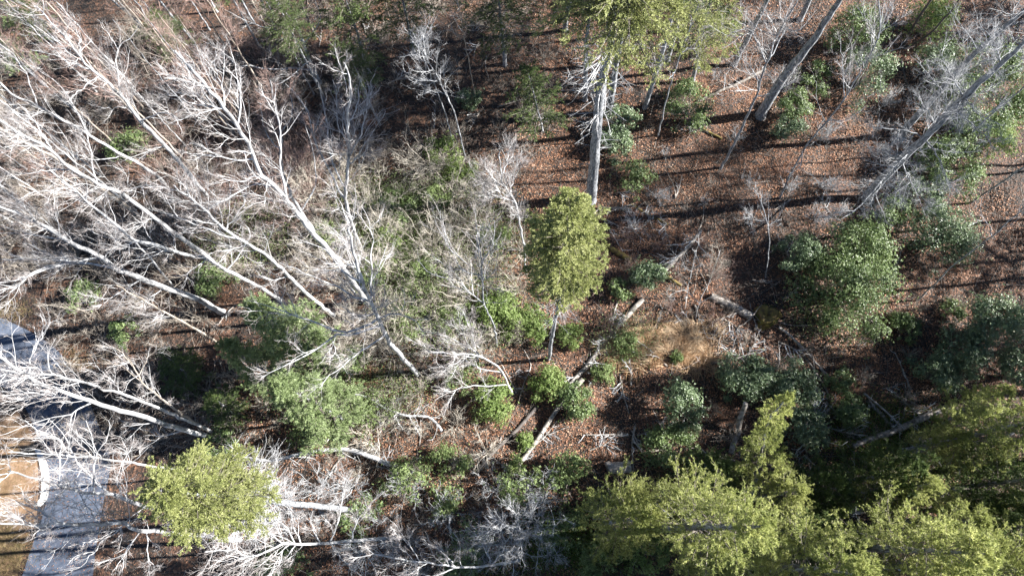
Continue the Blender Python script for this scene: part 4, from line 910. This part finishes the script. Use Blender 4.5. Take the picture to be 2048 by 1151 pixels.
# sticks
n = 8500; x, y = scatter(n, -26, 40, -6, 46, rng); P = np.empty((n, 4, 3)); P[:, 0] = np.stack([x, y, gz(x, y)+.05], -1)
a = rng.uniform(0, 6.28, n); d = np.stack([np.cos(a), np.sin(a), rng.uniform(0, .2, n)], -1); ln = rng.uniform(.4, 2.4, n)
for k in range(1, 4): d = unit(d+rng.normal(0, .12, (n, 3))*np.array([1, 1, .4])); P[:, k] = P[:, k-1]+d*(ln/3)[:, None]
R = (rng.uniform(.006, .02, n)[:, None]*np.linspace(1, .4, 4)[None]); A, AR = grow(P, R, 2, .5, .7, .02, .008, 3, rng, .3, out=1)
mb = MB(); mb.tubes(P, R, 3); mb.tubes(A, AR, 3)
tag(mb.obj('stick_litter', LOGW), 'thin grey sticks and twigs strewn over the fallen leaves', 'sticks', kind='stuff')

def blades(name, label, cat, spots, n, h, mat, seed, lean=.9, wdt=.02, leafy=False):
    rng = np.random.default_rng(seed); pos = []
    wts = np.array([s[2]*s[3] for s in spots], float); wts /= wts.sum()
    ci = rng.choice(len(spots), n, p=wts); mb = MB(); pts = np.empty((n, 3))
    W = {}
    for k, (px, py, rx_, ry_) in enumerate(spots):
        c = at(px, py); e = at(px+rx_, py); f_ = at(px, py-ry_)
        m = ci == k; q = np.sqrt(rng.uniform(0, 1, m.sum())); a = rng.uniform(0, 6.283, m.sum())
        xy = c[:2]+np.outer(q*np.cos(a), (e-c)[:2])+np.outer(q*np.sin(a), (f_-c)[:2]); xy += rng.normal(0, .7 if leafy else .5, xy.shape)
        pts[m, :2] = xy
    pts[:, 2] = gz(pts[:, 0], pts[:, 1])+.02
    if leafy:
        pts[:, 2] += rng.uniform(.02, h, n)
        mb.leaves(pts, unit(rng.normal(size=(n, 3))+np.array([0, 0, .2])), unit(rng.normal(0, .6, (n, 3))+np.array([0, 0, 1])), rng.uniform(.07, .15, n), rng.uniform(.035, .07, n))
    else:
        tuft = np.floor(pts[:, :2]*1.6); hh = np.sin(tuft[:, 0]*41.3+tuft[:, 1]*17.7)*91.1; hh -= np.floor(hh); kp = (hh > .33) | (rng.uniform(0, 1, n) < .25) | (h < .5); pts = pts[kp]; tuft = tuft[kp]; n = len(pts)
        pass; ta = np.sin(tuft[:, 0]*12.9+tuft[:, 1]*78.2)*43.7; ta = (ta-np.floor(ta))*6.28+rng.normal(0, .9, n)
        P = np.empty((n, 5, 3)); P[:, 0] = pts; d = unit(np.stack([np.cos(ta)*lean, np.sin(ta)*lean, np.ones(n)], -1)); ln = h*rng.uniform(.5, 1.3, n)
        for k in range(1, 5):
            P[:, k] = P[:, k-1]+d*(ln/4)[:, None]; d = unit(d+np.stack([np.cos(ta), np.sin(ta), -np.full(n, 1.1)], -1)*.32)
        P[:, :, 2] = np.maximum(P[:, :, 2], pts[:, 2:3])
        mb.tubes(P, wdt*.5*np.linspace(1, .2, 5)[None]*np.ones((n, 1)), 3)
    return tag(mb.obj(name, mat), label, cat, kind='stuff')
blades('straw_grass', 'straw coloured dry grass flopped over below the fallen birch log', 'dry grass',
       [(1335,682,62,26),(1268,703,48,22),(1385,705,45,28),(1230,690,22,18),(1400,670,30,15)], 6500, 1.05, STRAW, 4, wdt=.034)
blades('ground_cover', 'low green plants carpeting the bottom edge', 'ground cover', [(1180,1110,110,22),(1100,1080,60,30),(1300,1075,90,25),(1000,1130,90,20),(1400,1000,90,60),(1500,1100,120,50),(1150,1080,120,40),(1850,930,200,60),(1750,850,120,50)], 60000, .25, MOSS, 5, leafy=True)
blades('thicket_leaves', 'scattered small green leaves in the centre thicket', 'ground cover', [(880,470,170,110),(760,450,110,90),(900,620,150,80),(700,790,160,50),(1250,680,50,40),(500,480,100,60),(1640,640,60,25)], 60000, 1.5, PALEGREEN, 6, leafy=True)
blades('lawn_grass', 'short tan dormant grass left of the road', 'grass', [(10,925,60,50),(0,870,60,40),(20,990,40,30)], 9000, .08, TURF, 7, wdt=.012)
blades('verge_grass', 'tan grass tufts on the road verges', 'grass', [(20,622,40,16),(150,730,22,26),(10,1100,40,50)], 3500, .25, TURF, 8, wdt=.016)
